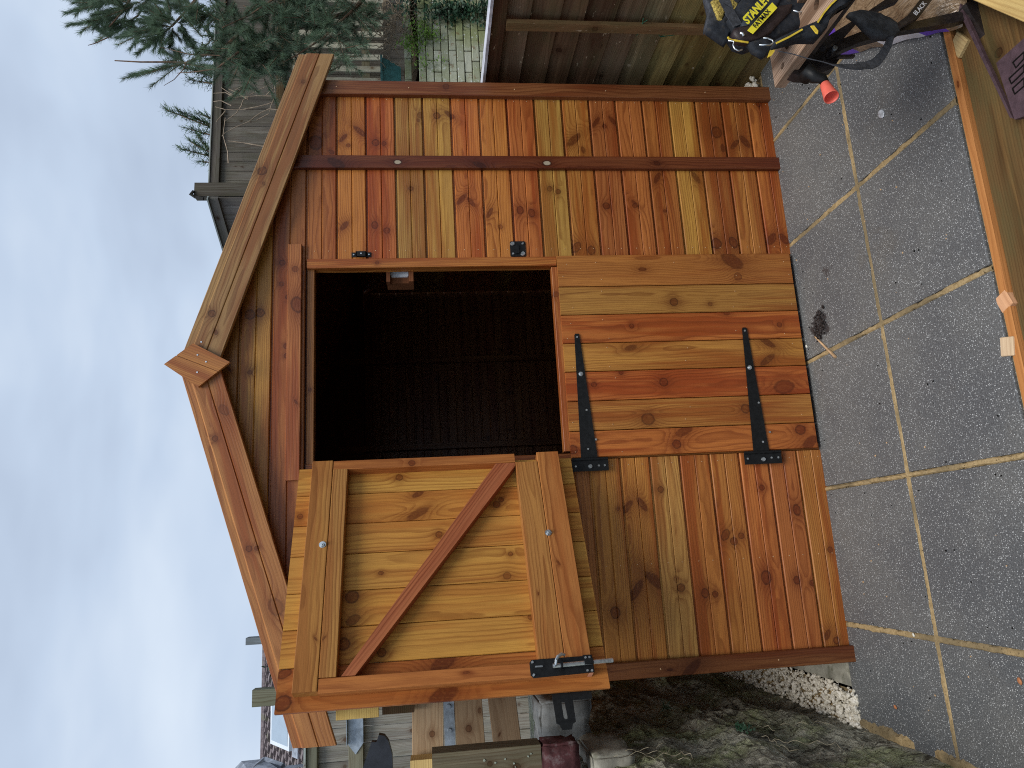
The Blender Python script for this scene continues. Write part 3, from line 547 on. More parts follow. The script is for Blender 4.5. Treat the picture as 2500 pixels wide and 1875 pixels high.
for i in range(7):
    board('door_plank', ud, dpt(SJ[i], 1.028), Z_, dxv, 1.002, SJ[i+1]-SJ[i]-.0025, .014, MWi, UC[i], 'plain', knots=KU)
def dstick(name, s0, s1, z0, z1, t, col, vert, parent=ud, nrand=1, T0=.001, mat=MWi):
    if vert: o = board(name, parent, dpt(s0, z0, t), Z_, dxv, z1-z0, s1-s0, t-T0, mat, col, 'plain', nrand=nrand)
    else: o = board(name, parent, dpt(s1, z0, t), -dxv, Z_, s1-s0, z1-z0, t-T0, mat, col, 'plain', nrand=nrand)
    return o
FC = srgb(184, 118, 74)
dstick('frame_ledge', -.004, .800, 1.905, 1.978, .042, srgb(196, 134, 82), False)
dstick('frame_ledge', .034, .762, 1.852, 1.9035, .042, srgb(192, 132, 84), False)
dstick('frame_ledge', -.004, .755, 1.080, 1.162, .042, srgb(198, 116, 72), False)
dstick('frame_ledge', .036, .755, 1.163, 1.245, .042, srgb(196, 128, 80), False)
dstick('frame_stile', -.004, .034, 1.246, 1.9035, .040, srgb(190, 104, 62), True)
dstick('frame_stile', .763, .806, 1.095, 1.9035, .040, srgb(206, 112, 66), True)
m = MB()
b0, b1 = Vector((.040, 1.2475)), Vector((.760, 1.8505))                           # diagonal brace
# brace polygon in door frame, ends cut to the ledges
poly = [(.037, 1.2475), (.037, 1.318), (.7615, 1.838), (.7615, 1.797), (.050, 1.2475)]
u_ = (Vector((.7615, 1.84))-Vector((.037, 1.28))).normalized(); ex = dxv*u_.x+Z_*u_.y; ey = nv.cross(ex); bf = basis(dpt(.037, 1.28, .040), ex, ey, nv); bi = bf.inverted()
pl = [bi @ dpt(s, z, .040) for s, z in poly]; m.prism([(p.x, p.y) for p in pl], -.039, 0)
br = link('brace', mesh('brace', m.V, m.F), bf, ud, srgb(166, 98, 62), MWi); set_knots(br, [])
for i, (s, z) in enumerate(((.329, 1.921), (.330, 1.160))):
    m = MB(); c = dpt(s, z, .042); m.cyl(c, c+nv*.002, .0115, n=16); m.cyl(c+nv*.002, c+nv*.008, .0085, .0085, n=6); m.cyl(c+nv*.008, c+nv*.013, .004, n=8); m.build('bolt_nut', ZNC, ud)
# slide bolt: black plate, zinc bar with hooked end
m = MB(); m.prism([(.757, 1.266), (.765, 1.274), (.803, 1.274), (.811, 1.266), (.807, 1.078), (.757, 1.078)][::-1], 0, .003, basis(dpt(0, 0, .044), dxv, Z_, nv))
bf = basis(dpt(0, 0, .044), dxv, Z_, nv)
m.prism([(.755, 1.080), (.808, 1.080), (.808, 1.108), (.755, 1.108)], .003, .006, bf); m.box(.771, .787, 1.080, 1.108, .006, .022, bf)
m.box(.768, .792, 1.176, 1.182, .003, .030, bf); m.box(.764, .796, 1.172, 1.187, .003, .005, bf)
m.mi = 1; zc = .013
m.cyl(bf @ Vector((.779, 1.018, zc)), bf @ Vector((.783, 1.205, zc)), .0068, n=12)
m.tube([bf @ Vector(p) for p in ((.783, 1.198, zc), (.783, 1.198, .034), (.775, 1.197, .044), (.765, 1.190, .044), (.758, 1.178, .040), (.757, 1.168, .03))], .0048, 8)
for (s, z) in ((.765, 1.265), (.803, 1.265), (.763, 1.088), (.803, 1.086), (.763, 1.100), (.802, 1.100)): m.cyl(bf @ Vector((s, z, .003)), bf @ Vector((s, z, .0085)), .0045, .0036, n=8)
m.box(.778, .782, 1.236, 1.258, .003, .010, bf)
m.build('slide_bolt', [BLK, ZNC], ud)
MB().box(.757, .806, 1.080, 1.094, .001, .038, DF).build('packing_block', MP, ud, srgb(214, 150, 116))
# outside hardware whose ends show past the door: slotted hasp
bo = basis(dpt(0, 0, -.017), dxv, Z_, nv); m = MB()
hp = [(0.8214,1.2082),(0.8261,1.1452),(0.9267,1.1454),(0.9324,1.1553),(0.9470,1.1602),(0.9473,1.1897),(0.9332,1.1947),(0.9273,1.2045)]
sl = [(0.8683,1.1815),(0.8691,1.1716),(0.9105,1.1684),(0.9177,1.1700),(0.9182,1.1771),(0.9122,1.1805)]
V = [bo @ Vector((x, y, z)) for z in (-.0045, 0) for x, y in hp+sl]; no, ns = len(hp), len(sl); m2 = bmesh.new()
vs = [m2.verts.new(v) for v in V]
for b in (0, no+ns):
    ed = [m2.edges.new((vs[b+i], vs[b+(i+1) % no])) for i in range(no)]+[m2.edges.new((vs[b+no+i], vs[b+no+(i+1) % ns])) for i in range(ns)]
    bmesh.ops.triangle_fill(m2, edges=ed, use_beauty=True)
for off, cnt in ((0, no), (no, ns)):
    for i in range(cnt): m2.faces.new((vs[off+i], vs[off+(i+1) % cnt], vs[no+ns+off+(i+1) % cnt], vs[no+ns+off+i]))
bmesh.ops.recalc_face_normals(m2, faces=m2.faces); me = bpy.data.meshes.new('hasp'); WMi = WM[ud].inverted(); m2.transform(WMi); m2.to_mesh(me); m2.free()
link('hasp', me, WM[ud].copy(), ud, None, BLK)
MB().box(.5, .865, 1.085, 1.145, -.019-.003, -.0165, DF).build('hasp_strap', BLK, ud)
m = MB(); m.prism([(.02, 1.06), (.50, 1.085), (.50, 1.105), (.02, 1.125)], -.0205, -.0150, DF); m.prism([(.02, 1.86), (.50, 1.885), (.50, 1.905), (.02, 1.925)], -.0205, -.0150, DF); m.build('t_hinge', BLK, ud)

# little framed switch box inside the opening
bx = thing('switch_box', 'small timber block with a pale plate inside the dark doorway', 'box', (1.13, .1, 1.6))
MB().box(1.092, 1.17, .085, .16, 1.604, 1.712).build('backing_block', MP, bx, srgb(116, 74, 48))
MB().prism([(1.117, 1.628), (1.121, 1.624), (1.164, 1.624), (1.168, 1.628), (1.168, 1.692), (1.164, 1.696), (1.121, 1.696), (1.117, 1.692)], -.085, -.075, basis((0, 0, 0), X_, Z_, -Y_)).build('plate', UPVC, bx)
MB().box(1.085, 1.165, .046, .09, 1.697, 1.712).build('top_lip', MP, bx, srgb(100, 62, 40)); MB().box(1.085, 1.165, .046, .09, 1.603, 1.622).build('bottom_lip', MP, bx, srgb(120, 76, 50))

# =====================================================================================
# GROUND, PATIO, WALLS
# =====================================================================================
g_ = MB(); g_.add([(-300, -300, -.26), (300, -300, -.26), (300, 300, -.26), (-300, 300, -.26)], [(0, 1, 2, 3)]); g_.build('ground', SOIL, kind='structure')
pat = MB().box(-.72, 2.078, -1.028, .30, -.25, -.010).build('patio', SAND, kind='structure')
JX = [-.345, .168, .688, 1.205, 1.705]; gap = .009
ex_ = [-.715]+JX+[2.074]; RY = [(.028, -.507), (-.525, -1.024)]
for j, (ya, yb) in enumerate(RY):
    for i in range(6):
        xa, xb = ex_[i]+(gap if i else 0), ex_[i+1]-(gap if i < 5 else 0); dz = random.uniform(-.001, .001)
        cx, cy = (xa+xb)/2, (ya+yb)/2; hx_, hy_ = (xb-xa)/2, (ya-yb)/2
        bm = bmesh.new(); bmesh.ops.create_cube(bm, size=1)
        for v in bm.verts: v.co = Vector((v.co.x*2*hx_, v.co.y*2*hy_, v.co.z*.04-.02))
        bmesh.ops.bevel(bm, geom=[e_ for e_ in bm.edges], offset=.004, segments=2, affect='EDGES', profile=.6)
        me = bpy.data.meshes.new('slab'); bm.to_mesh(me); bm.free()
        link('paving_slab', me, Matrix.Translation((cx, cy, dz)), pat, None, SLAB)
# mortar smeared proud of the joints, ragged edges
def ragged(p, q, wd, h, seed):
    p, q = Vector(p), Vector(q); n = int((q-p).length/.008); d = (q-p).normalized(); s = Vector((-d.y, d.x, 0)); V = []; F = []
    for i in range(n+1):
        c = p+(q-p)*i/n; a1 = wd*(.85+.55*mn.noise(c*18+Vector((seed, 0, 0)))+.5*mn.noise(c*5+Vector((seed, 3, 0)))+.45*mn.noise(c*60)); a2 = wd*(1+.55*mn.noise(c*18+Vector((0, seed, 9)))+.45*mn.noise(c*60+Vector((7, 7, 7))))
        z = h*(.55+1.7*mn.noise(c*7+Vector((seed, seed, 0)))+.8*mn.noise(c*30)); V += [c+s*a1-Z_*.004, c+s*a1*.55+Z_*z, c-s*a2*.55+Z_*z*.8, c-s*a2-Z_*.004]
    for i in range(n):
        for k in range(3): F.append((4*i+k, 4*i+4+k, 4*i+5+k, 4*i+1+k))
    return V, F
segs = [((ex_[0], -.516, 0), (2.07, -.516, 0))]+[((x, .02, 0), (x, -1.03, 0)) for x in JX]
for k, (p, q) in enumerate(segs):
    V, F = ragged(p, q, [.0125, .012, .0085, .011, .0135, .009][k], .002, k*3.7); m = MB(); m.add(V, F); m.build('mortar_joint', SAND, pat)
# debris lying on the paving
m = MB(); random.seed(5)
def chip(m, x, y, s, z=.002):
    a = random.uniform(0, 6.28); c, sn = math.cos(a), math.sin(a); el = random.uniform(.4, 1)
    P = [(c*s*u-sn*s*el*v+x, sn*s*u+c*s*el*v+y) for u, v in ((1, 0), (.3, .8), (-.8, .6), (-.9, -.5), (.2, -.9))]; m.prism(P, z-.001, z+s*.35)
m = MB()
for i in range(46): chip(m, random.uniform(-.6, 1.9), random.uniform(-.9, -.02), random.uniform(.0016, .0038))
m.build('wood_shavings', NAIL, kind='stuff')
m = MB()
for i in range(70): chip(m, random.uniform(-.68, 1.9), random.uniform(-1., -.02), random.uniform(.0015, .0042))
m.build('dark_debris', DRK, kind='stuff')
def small(name, P, s, mat, label, cat, h=.5):
    bm = bmesh.new(); bmesh.ops.create_icosphere(bm, subdivisions=2, radius=1)
    for v in bm.verts: v.co = Vector((v.co.x*s, v.co.y*s*.7, max(-.2, v.co.z)*s*h))*(1+.25*mn.noise(v.co*2+Vector(P)*9))
    me = bpy.data.meshes.new(name); bm.to_mesh(me); bm.free()
    o = link(name, me, Matrix.Translation(Vector(P)+Z_*.003) @ Matrix.Rotation(random.uniform(0, 3), 4, 'Z'), None, None, mat); tag(o, label, cat); return o
OCR = simple('orange_stone', (.42, .16, .06), .7); WCR = simple('pale_stone', (.62, .6, .52), .6)
small('pebble', (-0.5951,-0.2415,0.0000), .009, OCR, 'small orange pebble on the corner paving slab next to the white gravel', 'pebble')
small('pebble', (-0.4176,-0.8353,0.0000), .010, OCR, 'small orange pebble near the outer paving joint, farther from the gravel', 'pebble')
small('pebble', (-0.3430,-0.4088,0.0000), .007, WCR, 'tiny white pebble in the mud stain at the crossing of two joints', 'pebble')
small('pebble', (0.7496,-0.0212,0.0000), .008, WCR, 'tiny white stone beside the shed foot under the stable door', 'pebble')
small('stone_chip', (1.3696,-0.7134,0.0000), .020, simple('milky_quartz', (.45, .47, .5), .3, 0, .5, .3, 60), 'flat milky grey stone chip on the paving below the red handle', 'stone', .2)
m = MB(); p, q = Vector((0.7668,-0.1013,0.0000)), Vector((0.6495,-0.2206,0.0000)); m.cyl(p+Z_*.006, q+Z_*.006, .003, .006, 6); o = m.build('wood_splinter', NAIL); tag(o, 'pale splinter of wood lying beside the dark paving stain', 'splinter')
def stone(m, P, s):
    bm = bmesh.new(); bmesh.ops.create_icosphere(bm, subdivisions=1, radius=1); sd_ = Vector((random.random()*50, random.random()*50, 0)); sc_ = Vector((random.uniform(.7, 1.2), random.uniform(.6, 1.1), random.uniform(.5, .85)))
    rot = Euler((random.uniform(0, 6), random.uniform(0, 6), random.uniform(0, 6))).to_matrix()
    V = [rot @ Vector((v.co.x*sc_.x, v.co.y*sc_.y, v.co.z*sc_.z))*s*(1+.45*mn.noise(v.co*1.3+sd_))+Vector(P) for v in bm.verts]; F = [tuple(v.index for v in f.verts) for f in bm.faces]; bm.free(); m.add(V, F)
m = MB(); random.seed(77)
for i in range(150):
    t = random.gauss(0, .5); stone(m, (.80+.045*t+random.gauss(0, .012), -.14-.012*t+random.gauss(0, .022), .004), random.uniform(.003, .009))
m.build('mud_crumbs', simple('dark_mud', (.022, .015, .013), .6, 0, .4, .4, 80), kind='stuff')
# timber edging and planks in front of the paving
o = board('edging_batten', None, (-.1, -1.0335, .0), X_, -Y_, 2.2, .026, .05, MP, srgb(190, 130, 76), 'plain', nrand=3); o.matrix_basis = basis((2.1, -1.0335, -.001), -X_, -Y_, (-X_).cross(-Y_)); tag(o, 'long orange timber batten edging the front of the paving', 'batten')
o = board('edging_plank', None, (0, 0, 0), X_, Y_, 2.4, .24, .045, MQ, srgb(104, 80, 48), 'plain', knots=None, nrand=0); o.matrix_basis = basis((-.1, -1.302, -.016), X_, Y_, Z_); set_knots(o, [(1.345, .115, .014, 0, 1., 1.), (.7, .06, .02, 0, 1.6, .5)]); tag(o, 'wide brown treated plank with a dark knot below the paving edge', 'plank')
o = board('edging_plank', None, (0, 0, 0), X_, Y_, 2.4, .20, .045, MQ, srgb(128, 108, 80), 'plain', nrand=2); o.matrix_basis = basis((.2, -1.51, -.03), X_, Y_, Z_); tag(o, 'dirty pale brown plank outside the darker knotty plank', 'plank')
OB = srgb(216, 176, 138)
def offcut(P, sx, sy, sz, rot, label, c=OB):
    m = MB(); m.box(-sx, sx, -sy, sy, 0, sz, None); M = Matrix.Translation(Vector(P)) @ Matrix.Rotation(rot, 4, 'Z'); mm = mesh('offcut', m.V, m.F)
    bm = bmesh.new(); bm.from_mesh(mm); bmesh.ops.bevel(bm, geom=list(bm.edges), offset=.002, segments=1, affect='EDGES'); bmesh.ops.recalc_face_normals(bm, faces=bm.faces); bm.to_mesh(mm); bm.free()
    o = link('timber_offcut', mm, M, None, c, MP); set_knots(o, []); tag(o, label, 'offcut'); return o
offcut((0.5827,-1.0431,-0.0400), .024, .022, .04, .35, 'square pinkish sawn timber offcut against the outer face of the edging batten', srgb(220, 170, 130))
offcut((0.4600,-1.0272,-0.0400), .026, .022, .045, -.2, 'pale timber offcut by the edging batten, the one cut by the photo edge', srgb(216, 190, 156))
offcut((1.3601,-1.0713,-0.0500), .030, .026, .045, .5, 'pale sawn block beside the bench foot rail', srgb(196, 170, 120))
# near right: pale plank lying on dark stones
o = board('pale_plank', None, (0, 0, 0), X_, Y_, 1.2, .10, .04, MP, srgb(226, 196, 130), 'plain', nrand=0)
p0 = Vector((1.3671,-1.2687,0.0600)); p1 = Vector((1.2399,-1.3621,0.0600)); ex = (p1-p0).normalized(); eyy = Z_.cross(ex); o.matrix_basis = basis(p0-ex*.5-eyy*.03, ex, eyy, Z_); tag(o, 'clean pale yellow plank in the corner by the bench foot', 'plank')
random.seed(21); m = MB()
for i in range(260): stone(m, (random.uniform(1.1, 2.1), random.uniform(-1.9, -1.48), random.uniform(-.09, -.05)), random.uniform(.01, .026))
m.build('dark_stones', simple('dark_wet_stone', (.06, .055, .045), .5, 0, .4, .7, 40), kind='stuff')

# shed footing strip and gravel
o = MB().box(-.585, -.43, -.015, 1.85, -.06, -.004).build('shed_footing', CONC); tag(o, 'rough concrete footing strip showing beside the shed corner', 'footing')
random.seed(3); m = MB()
for i in range(1700):
    y = random.uniform(0, 1)**1.5*1.6-.0; x = random.uniform(-.725, -.575 if y > .12 else -.60+random.uniform(-.02, .03)); stone(m, (x, y-.002, random.uniform(-.006, .018)), random.uniform(.005, .0125))
MB().box(-.735, -.575, 0.0, 1.7, -.03, -.004).build('gravel_bed', SAND, pat)
m.build('white_gravel', GRAV, kind='stuff', smooth=False)
m = MB()
for i in range(220): stone(m, (random.uniform(1.965, 2.06), random.uniform(.035, .45), random.uniform(.0, .05)), random.uniform(.008, .017))
m.build('corner_gravel', GRAV, kind='stuff')

# ---- rough earth-and-stone bank on the left ----
def bank():
    NY, NP = 250, 170; V = []; F = []
    for j in range(NY+1):
        y = -1.7+j*(4.9/NY)
        top = .995+.02*math.sin(y*2.2)+(.055 if -.3 < y < .12 else 0)-max(0, y-.6)*.05
        for i in range(NP+1):
            t = i/NP
            if t < .62: k = t/.62; x, z = -.712-.018*k, -.05+k*(top+.02)
            elif t < .70: k = (t-.62)/.08; x, z = -.73-.045*(1-math.cos(k*H)), top-.03+.045*math.sin(k*H)
            else: k = (t-.70)/.30; x, z = -.775-2.2*k, top+.015
            P = Vector((x, y, z)); n1 = mn.fractal(Vector((x*3, y*2.2, z*5.5)), .9, 2.1, 6); n2 = mn.noise(Vector((x*9, y*5, z*13))); n3 = mn.noise(Vector((x*30, y*26, z*34)))
            am = .034 if t < .62 else .03; fade = min(1, max(0, (z+.02)/.12)) if t < .62 else 1
            if t < .62: P.x += (am*n1+.022*n2*abs(n2)+.012*n3+.006*mn.noise(Vector((x*70, y*55, z*80))))*fade
            else: P.z += am*n1*.7+.007*n3; P.x += .02*n1
            V.append(P)
    for j in range(NY):
        for i in range(NP): a0 = j*(NP+1)+i; F.append((a0, a0+1, a0+NP+2, a0+NP+1))
    m = MB(); m.add(V, F); o = m.build('retaining_bank', ROCK, smooth=False); return o
bk = tag(link('stone_bank', None), 'dark mossy earth and stone bank beside the white gravel, pale roots on it', 'bank')
o_ = bank(); o_.name = 'bank_face'; o_.parent = bk
random.seed(11); m = MB()
def wander(p, d, n, st, amp):
    pts = [Vector(p)]; d = Vector(d).normalized()
    for i in range(n): d = (d+Vector((0, random.uniform(-amp, amp), random.uniform(-amp, amp)))).normalized(); pts.append(pts[-1]+d*st)
    return pts
for (r, x, y, l) in (('7',1050,1400,9),('7',1100,1450,12),('7',1120,1540,14),('7',1040,1480,9),('7',560,1655,8),('7',600,1570,16),('7',400,1630,20),('7',0,1640,22),('7',180,1625,16),('7',1290,1590,8),('7',1400,1480,7),('7',900,1500,8),('7',770,1550,7),('3',0,0,0)):
    if not l: continue
for P, l in (((-0.7000,0.0132,0.3054),14),((-0.7000,-0.1186,0.4370),16),((-0.7000,-0.1826,0.4333),18),((-0.7000,-0.3704,0.2502),7),((-0.7000,-0.1814,0.1043),7),((-0.7000,-0.1989,0.9843),16),((-0.7000,-0.2463,0.9039),14),((-0.7000,-0.3010,0.7982),10),((-0.7000,-0.1478,0.9336),12),((-0.7000,0.0634,0.4045),9)):
    pts = wander(P, (0, -.25, -1), l, .014, .6); pts = [Vector((-.682+.006*math.sin(i*1.3), p.y, p.z)) for i, p in enumerate(pts)]
    m.tube([p+Vector((0, random.uniform(-.004, .004), 0)) for p in pts], [.0009]*(len(pts)-1)+[.0004], 5)
m.build('root_strands', ROOT, bk, kind='stuff')
def leafcluster(name, parent, P, rad, n, s, mat, squash=(1, 1, 1), kind='stuff', tuft=False):
    m = MB(); P = Vector(P)
    for i in range(n):
        v = Vector((random.gauss(0, .5), random.gauss(0, .5), random.gauss(0, .5))); c = P+Vector((v.x*rad*squash[0], v.y*rad*squash[1], v.z*rad*squash[2]))
        a = Vector((random.gauss(0, 1), random.gauss(0, 1), random.gauss(0, 1))).normalized(); b = a.orthogonal().normalized(); ss = s*random.uniform(.6, 1.3)
        if tuft: m.add([c, c+a*ss*2+b*.0, c+a*ss*2.0+b*ss*.12, c+b*ss*.18], [(0, 1, 2, 3)])
        else: nn = a.cross(b); m.add([c-a*ss*.8, c+b*ss*.55-a*.1*ss, c+a*ss, c-b*ss*.55-a*.1*ss], [(0, 1, 2), (0, 2, 3)])
    return m.build(name, mat, parent, kind=kind)
wd = tag(link('weed', None, Matrix.Translation((-0.6900,0.0574,0.4345))), 'small green leafy weed growing on the stone bank', 'weed'); leafcluster('weed_leaves', wd, (-0.6800,0.0176,0.4538), .028, 60, .008, IVY, (.5, 1, 1))
wd = tag(link('weed', None, Matrix.Translation((-0.7000,0.5375,0.5744))), 'tiny grass tuft on the dark upper part of the stone bank', 'weed'); leafcluster('weed_leaves', wd, (-0.6800,0.4446,0.6058), .02, 26, .014, IVY, (.5, 1, 1), tuft=True)
# mud fillet along the foot of the bank
V, F = ragged((-.70, .0, 0), (-.705, -1.04, 0), .026, .008, 44); MB().add(V, F).build('mud_fillet', SAND, pat)

# ---- things on and behind the bank ----
def rough_box(name, x0, x1, y0, y1, z0, z1, mat, label, cat, amp=.004, color=None, sub=5):
    bm = bmesh.new(); bmesh.ops.create_cube(bm, size=1)
    bmesh.ops.bevel(bm, geom=list(bm.edges), offset=.04, segments=2, affect='EDGES')
    bmesh.ops.subdivide_edges(bm, edges=list(bm.edges), cuts=sub, use_grid_fill=True)
    c = Vector(((x0+x1)/2, (y0+y1)/2, (z0+z1)/2))
    for v in bm.verts:
        p = Vector((v.co.x*(x1-x0), v.co.y*(y1-y0), v.co.z*(z1-z0))); d = p.normalized(); p += d*amp*(mn.noise((p+c)*22)*1.4+mn.noise((p+c)*60)*.7); v.co = p
    me = bpy.data.meshes.new(name); bm.to_mesh(me); bm.free(); me.polygons.foreach_set('use_smooth', [True]*len(me.polygons)); o = link(name, me, Matrix.Translation(c), None, color, mat); return tag(o, label, cat)
rough_box('loose_brick', -.86, -.642, -.14, -.03, 1.088, 1.213, BRK_RED, 'dark red brick on top of the stone bank under the lichened post', 'brick', .006)
o = board('lichened_post', None, (-.645, -.12, 1.215), Z_, -X_, .365, .215, .09, MG, srgb(120, 112, 92), 'plain', nrand=2); tag(o, 'weathered grey post stump spotted with lichen above the red brick', 'post')
m = MB(); random.seed(9)
for i in range(16):
    cx, cz, r_ = random.uniform(-.80, -.665), random.uniform(1.24, 1.42), random.uniform(.0015, .0055)
    m.prism([(cx+r_*random.uniform(.6, 1.1)*math.cos(t), cz+r_*random.uniform(.6, 1.1)*math.sin(t)) for t in [k*.7 for k in range(9)]], .1205, .1225, WF)
lp = m.build('lichen_patch', simple('pale_lichen', (.3, .33, .27), .95, 0, .1, .3, 200), o, kind='stuff')
rough_box('concrete_rubble', -.74, -.57, .16, .40, .98, 1.175, CONC2, 'grey concrete rubble lump between the bank and the slatted planks', 'rubble', .012)
rough_box('bank_capstone', -.90, -.685, -.17, .13, .90, 1.05, CONC, 'sandy coloured stone at the bank edge below the black hasp', 'stone', .012)
st = thing('slatted_bin', 'three rough grey brown planks with a bolted metal strip behind the open door', 'bin', (-.7, .42, 1.2))
def wplank(x0, x1, z0, z1, tilt, col, y=.40, mat=MG, name='plank', par=st, T=.025, cut=(0, 0), nr=2):
    a = R(tilt); return board(name, par, (x0, y, z0), (math.cos(a), 0, math.sin(a)), (-math.sin(a), 0, math.cos(a)), x1-x0, z1-z0, T, mat, col, 'plain', cut=cut, nrand=nr)
wplank(-.795, -.50, 1.540, 1.665, -1.5, srgb(176, 152, 122), cut=(.12, 0), mat=MP)
wplank(-.775, -.50, 1.372, 1.487, 2.0, srgb(146, 124, 98), mat=MP)
wplank(-.775, -.50, 1.225, 1.338, 4.5, srgb(126, 106, 84), mat=MP)
MB().box(-.775, -.50, .398, .403, 1.492, 1.534).build('metal_strip', GAL, st)
m = MB(); m.box(-.52, -.49, .42, .46, 1.0, 1.62); m.build('bin_post', MG, st, srgb(110, 100, 84)); m = MB(); m.box(-.80, -.76, .42, .46, 1.0, 1.60); m.build('bin_post', MG, st, srgb(110, 100, 84))
for x in (-.60, -.69): MB().cyl((x, .398, 1.513), (x, .390, 1.513), .010, .008, 10).build('strip_bolt', GAL, st)
o = MB().box(-.86, -.765, .30, .38, 1.585, 1.668).build('pale_block', MP, None, srgb(220, 192, 130)); set_knots(o, []); tag(o, 'pale sawn block at the end of the top slatted plank', 'offcut')
o = MB().box(-.612, -.50, .36, .385, 1.79, 1.955).build('pale_board', MP, None, srgb(226, 196, 120)); set_knots(o, []); tag(o, 'pale yellow board edge tucked against the outer edge of the open door', 'board')
o = MB().box(-.604, -.50, .355, .38, 1.65, 1.775).build('dark_board', MG, None, srgb(84, 66, 48)); set_knots(o, []); tag(o, 'dark brown board edge tucked against the outer edge of the open door', 'board')
m = MB(); gp = [(-0.8916,0.7000,1.8907), (-0.7776,0.7000,1.8483), (-0.7794,0.7000,1.8266), (-0.7497,0.7000,1.8162), (-0.7560,0.7000,1.7925), (-0.7797,0.7000,1.7750), (-0.8364,0.7000,1.7602), (-0.9025,0.7000,1.7594)]
m.prism([(p[0], p[2]) for p in gp], -.74, -.7, WF); o = m.build('plastic_gutter', simple('black_plastic', (.015, .018, .026), .45, 0, .5, .5, 12)); tag(o, 'folded black plastic piece in front of the fence with the galvanised bracket', 'plastic sheet')
lf = thing('left_fence', 'weathered grey board fence with galvanised bracket behind the slatted planks', 'fence', (-1.2, 2.5, 1.0))
random.seed(31); x = -.42; k = 0
while x > -3.2:
    wdt = random.uniform(.085, .11); board('fence_board', lf, (x, 2.5+random.uniform(-.004, .004), .95), Z_, -X_, 1.42, wdt-.004, .014, MG, jit(srgb(138, 136, 128), .2), 'plain', nrand=2); x -= wdt
board('top_rail', lf, (-3.2, 2.455, 2.345), X_, Z_, 2.8, .068, .045, MG, srgb(112, 112, 96), 'plain'); board('cap_rail', lf, (-3.2, 2.44, 2.414), X_, Z_, 2.8, .014, .07, MG, srgb(170, 180, 178), 'plain')
board('mid_rail', lf, (-3.2, 2.455, 2.053), X_, Z_, 2.8, .093, .04, MG, srgb(126, 124, 106), 'plain')
board('fence_post', lf, (-.796, 2.44, .9), Z_, -X_, 1.857, .104, .09, MG, srgb(122, 122, 104), 'plain'); board('fence_post', lf, (-.470, 2.44, .9), Z_, -X_, 1.906, .045, .09, MG, srgb(130, 140, 146), 'plain')
m = MB(); m.prism([(-1.015, 2.050), (-1.17, 2.050), (-1.235, 2.1), (-1.17, 2.150), (-1.015, 2.150)][::-1], -2.452, -2.447, WF); m.box(-1.17, -1.015, 2.40, 2.45, 2.150, 2.153); br_ = m.build('rail_bracket', GAL, lf)
# slender plants poking above the fence behind the roof edge
bs = tag(link('creeper', None, Matrix.Translation((-.66, 2.6, 2.6))), 'thin grey green creeper poking above the fence behind the roof edge board', 'plant'); leafcluster('creeper_leaves', bs, (-.62, 2.6, 2.62), .11, 60, .02, IVY, (1, .3, .7))

# ---- house far behind on the left ----
hs = thing('far_house', 'far house with grey tiled roof and skylight beyond the fence', 'house', (-3.2, 15, 0))
yr, ye = 17.0, 14.6
zr = (-3.9837,17.0000,5.7926)[2]; ze = (-4.0493,14.6000,4.3654)[2]-.15; xl = (-4.5962,17.0000,5.7994)[0]
rd = Vector((0, yr-ye, zr-ze)); rl = rd.length; rdn = rd/rl
RFm = basis((xl-.6, ye, ze), X_, rdn, X_.cross(rdn))
MB().box(0, 5.2, -.1, rl, -.12, 0, RFm).build('roof', TILE, hs)
random.seed(2); m = MB(); NR = 16
for r_ in range(NR):
    y0 = r_*rl/NR
    for c_ in range(20):
        xx = c_*.26+(.13 if r_ % 2 else 0); zz = random.uniform(0, .01)
        m.add([RFm @ Vector(v) for v in ((xx, y0, .05+zz), (xx+.065, y0, .085+zz), (xx+.15, y0, .07+zz), (xx+.245, y0, .05+zz), (xx, y0+rl/NR, .012), (xx+.065, y0+rl/NR, .047), (xx+.15, y0+rl/NR, .03), (xx+.245, y0+rl/NR, .012), (xx, y0, .0), (xx+.245, y0, .0))], [(0, 1, 5, 4), (1, 2, 6, 5), (2, 3, 7, 6), (8, 9, 3, 2, 1, 0)])
m.build('roof_tiles', TILE, hs, kind='stuff')
m = MB(); m.tube([RFm @ Vector((0, rl, .03)), RFm @ Vector((5.2, rl, .03))], .09, 8); m.build('ridge', TILE, hs)
MB().box(xl-.55, xl+4.6, ye+.2, 21, -.26, ze-.02).build('wall', simple('pale_render', (.4, .38, .34), .9), hs)
m = MB(); m.add([(xl-.6, yr, zr), (xl+4.6, yr, zr), (xl+4.6, 21, ze), (xl-.6, 21, ze)], [(0, 1, 2, 3)]); m.build('rear_roof', TILE, hs)
q0, q1, q2 = Vector((1.078,2.137,0)), Vector((1.711,2.164,0)), Vector((1.096,1.614,0))
wx0, wx1, wy0, wy1 = q0.x, q1.x+.3, q0.y-1.1, q0.y
sk = MB().box(wx0, wx1, wy0, wy1, .02, .17, RFm).build('skylight', UPVC, hs); MB().box(wx0+.09, wx1-.09, wy0+.09, wy1-.09, .16, .18, RFm).build('pane', GLS, sk); MB().box(wx0-.12, wx1+.1, wy0-.3, wy0, .02, .10, RFm).build('flashing', LEAD, sk)
m = MB(); V = [(-3.9981,14.4000,5.2567), (-4.0028,14.4000,5.7138), (-4.1846,14.4000,5.9034), (-4.1110,13.6000,5.2952), (-4.0371,13.6000,4.7673)]
m.add([V[0], V[1], V[2], V[3], V[4], (V[4][0], 14.2, -.2), (V[2][0], 14.4, -.2)], [(0, 1, 2, 3, 4), (3, 2, 6, 5, 4)]); m.build('side_dormer', LEAD, hs)
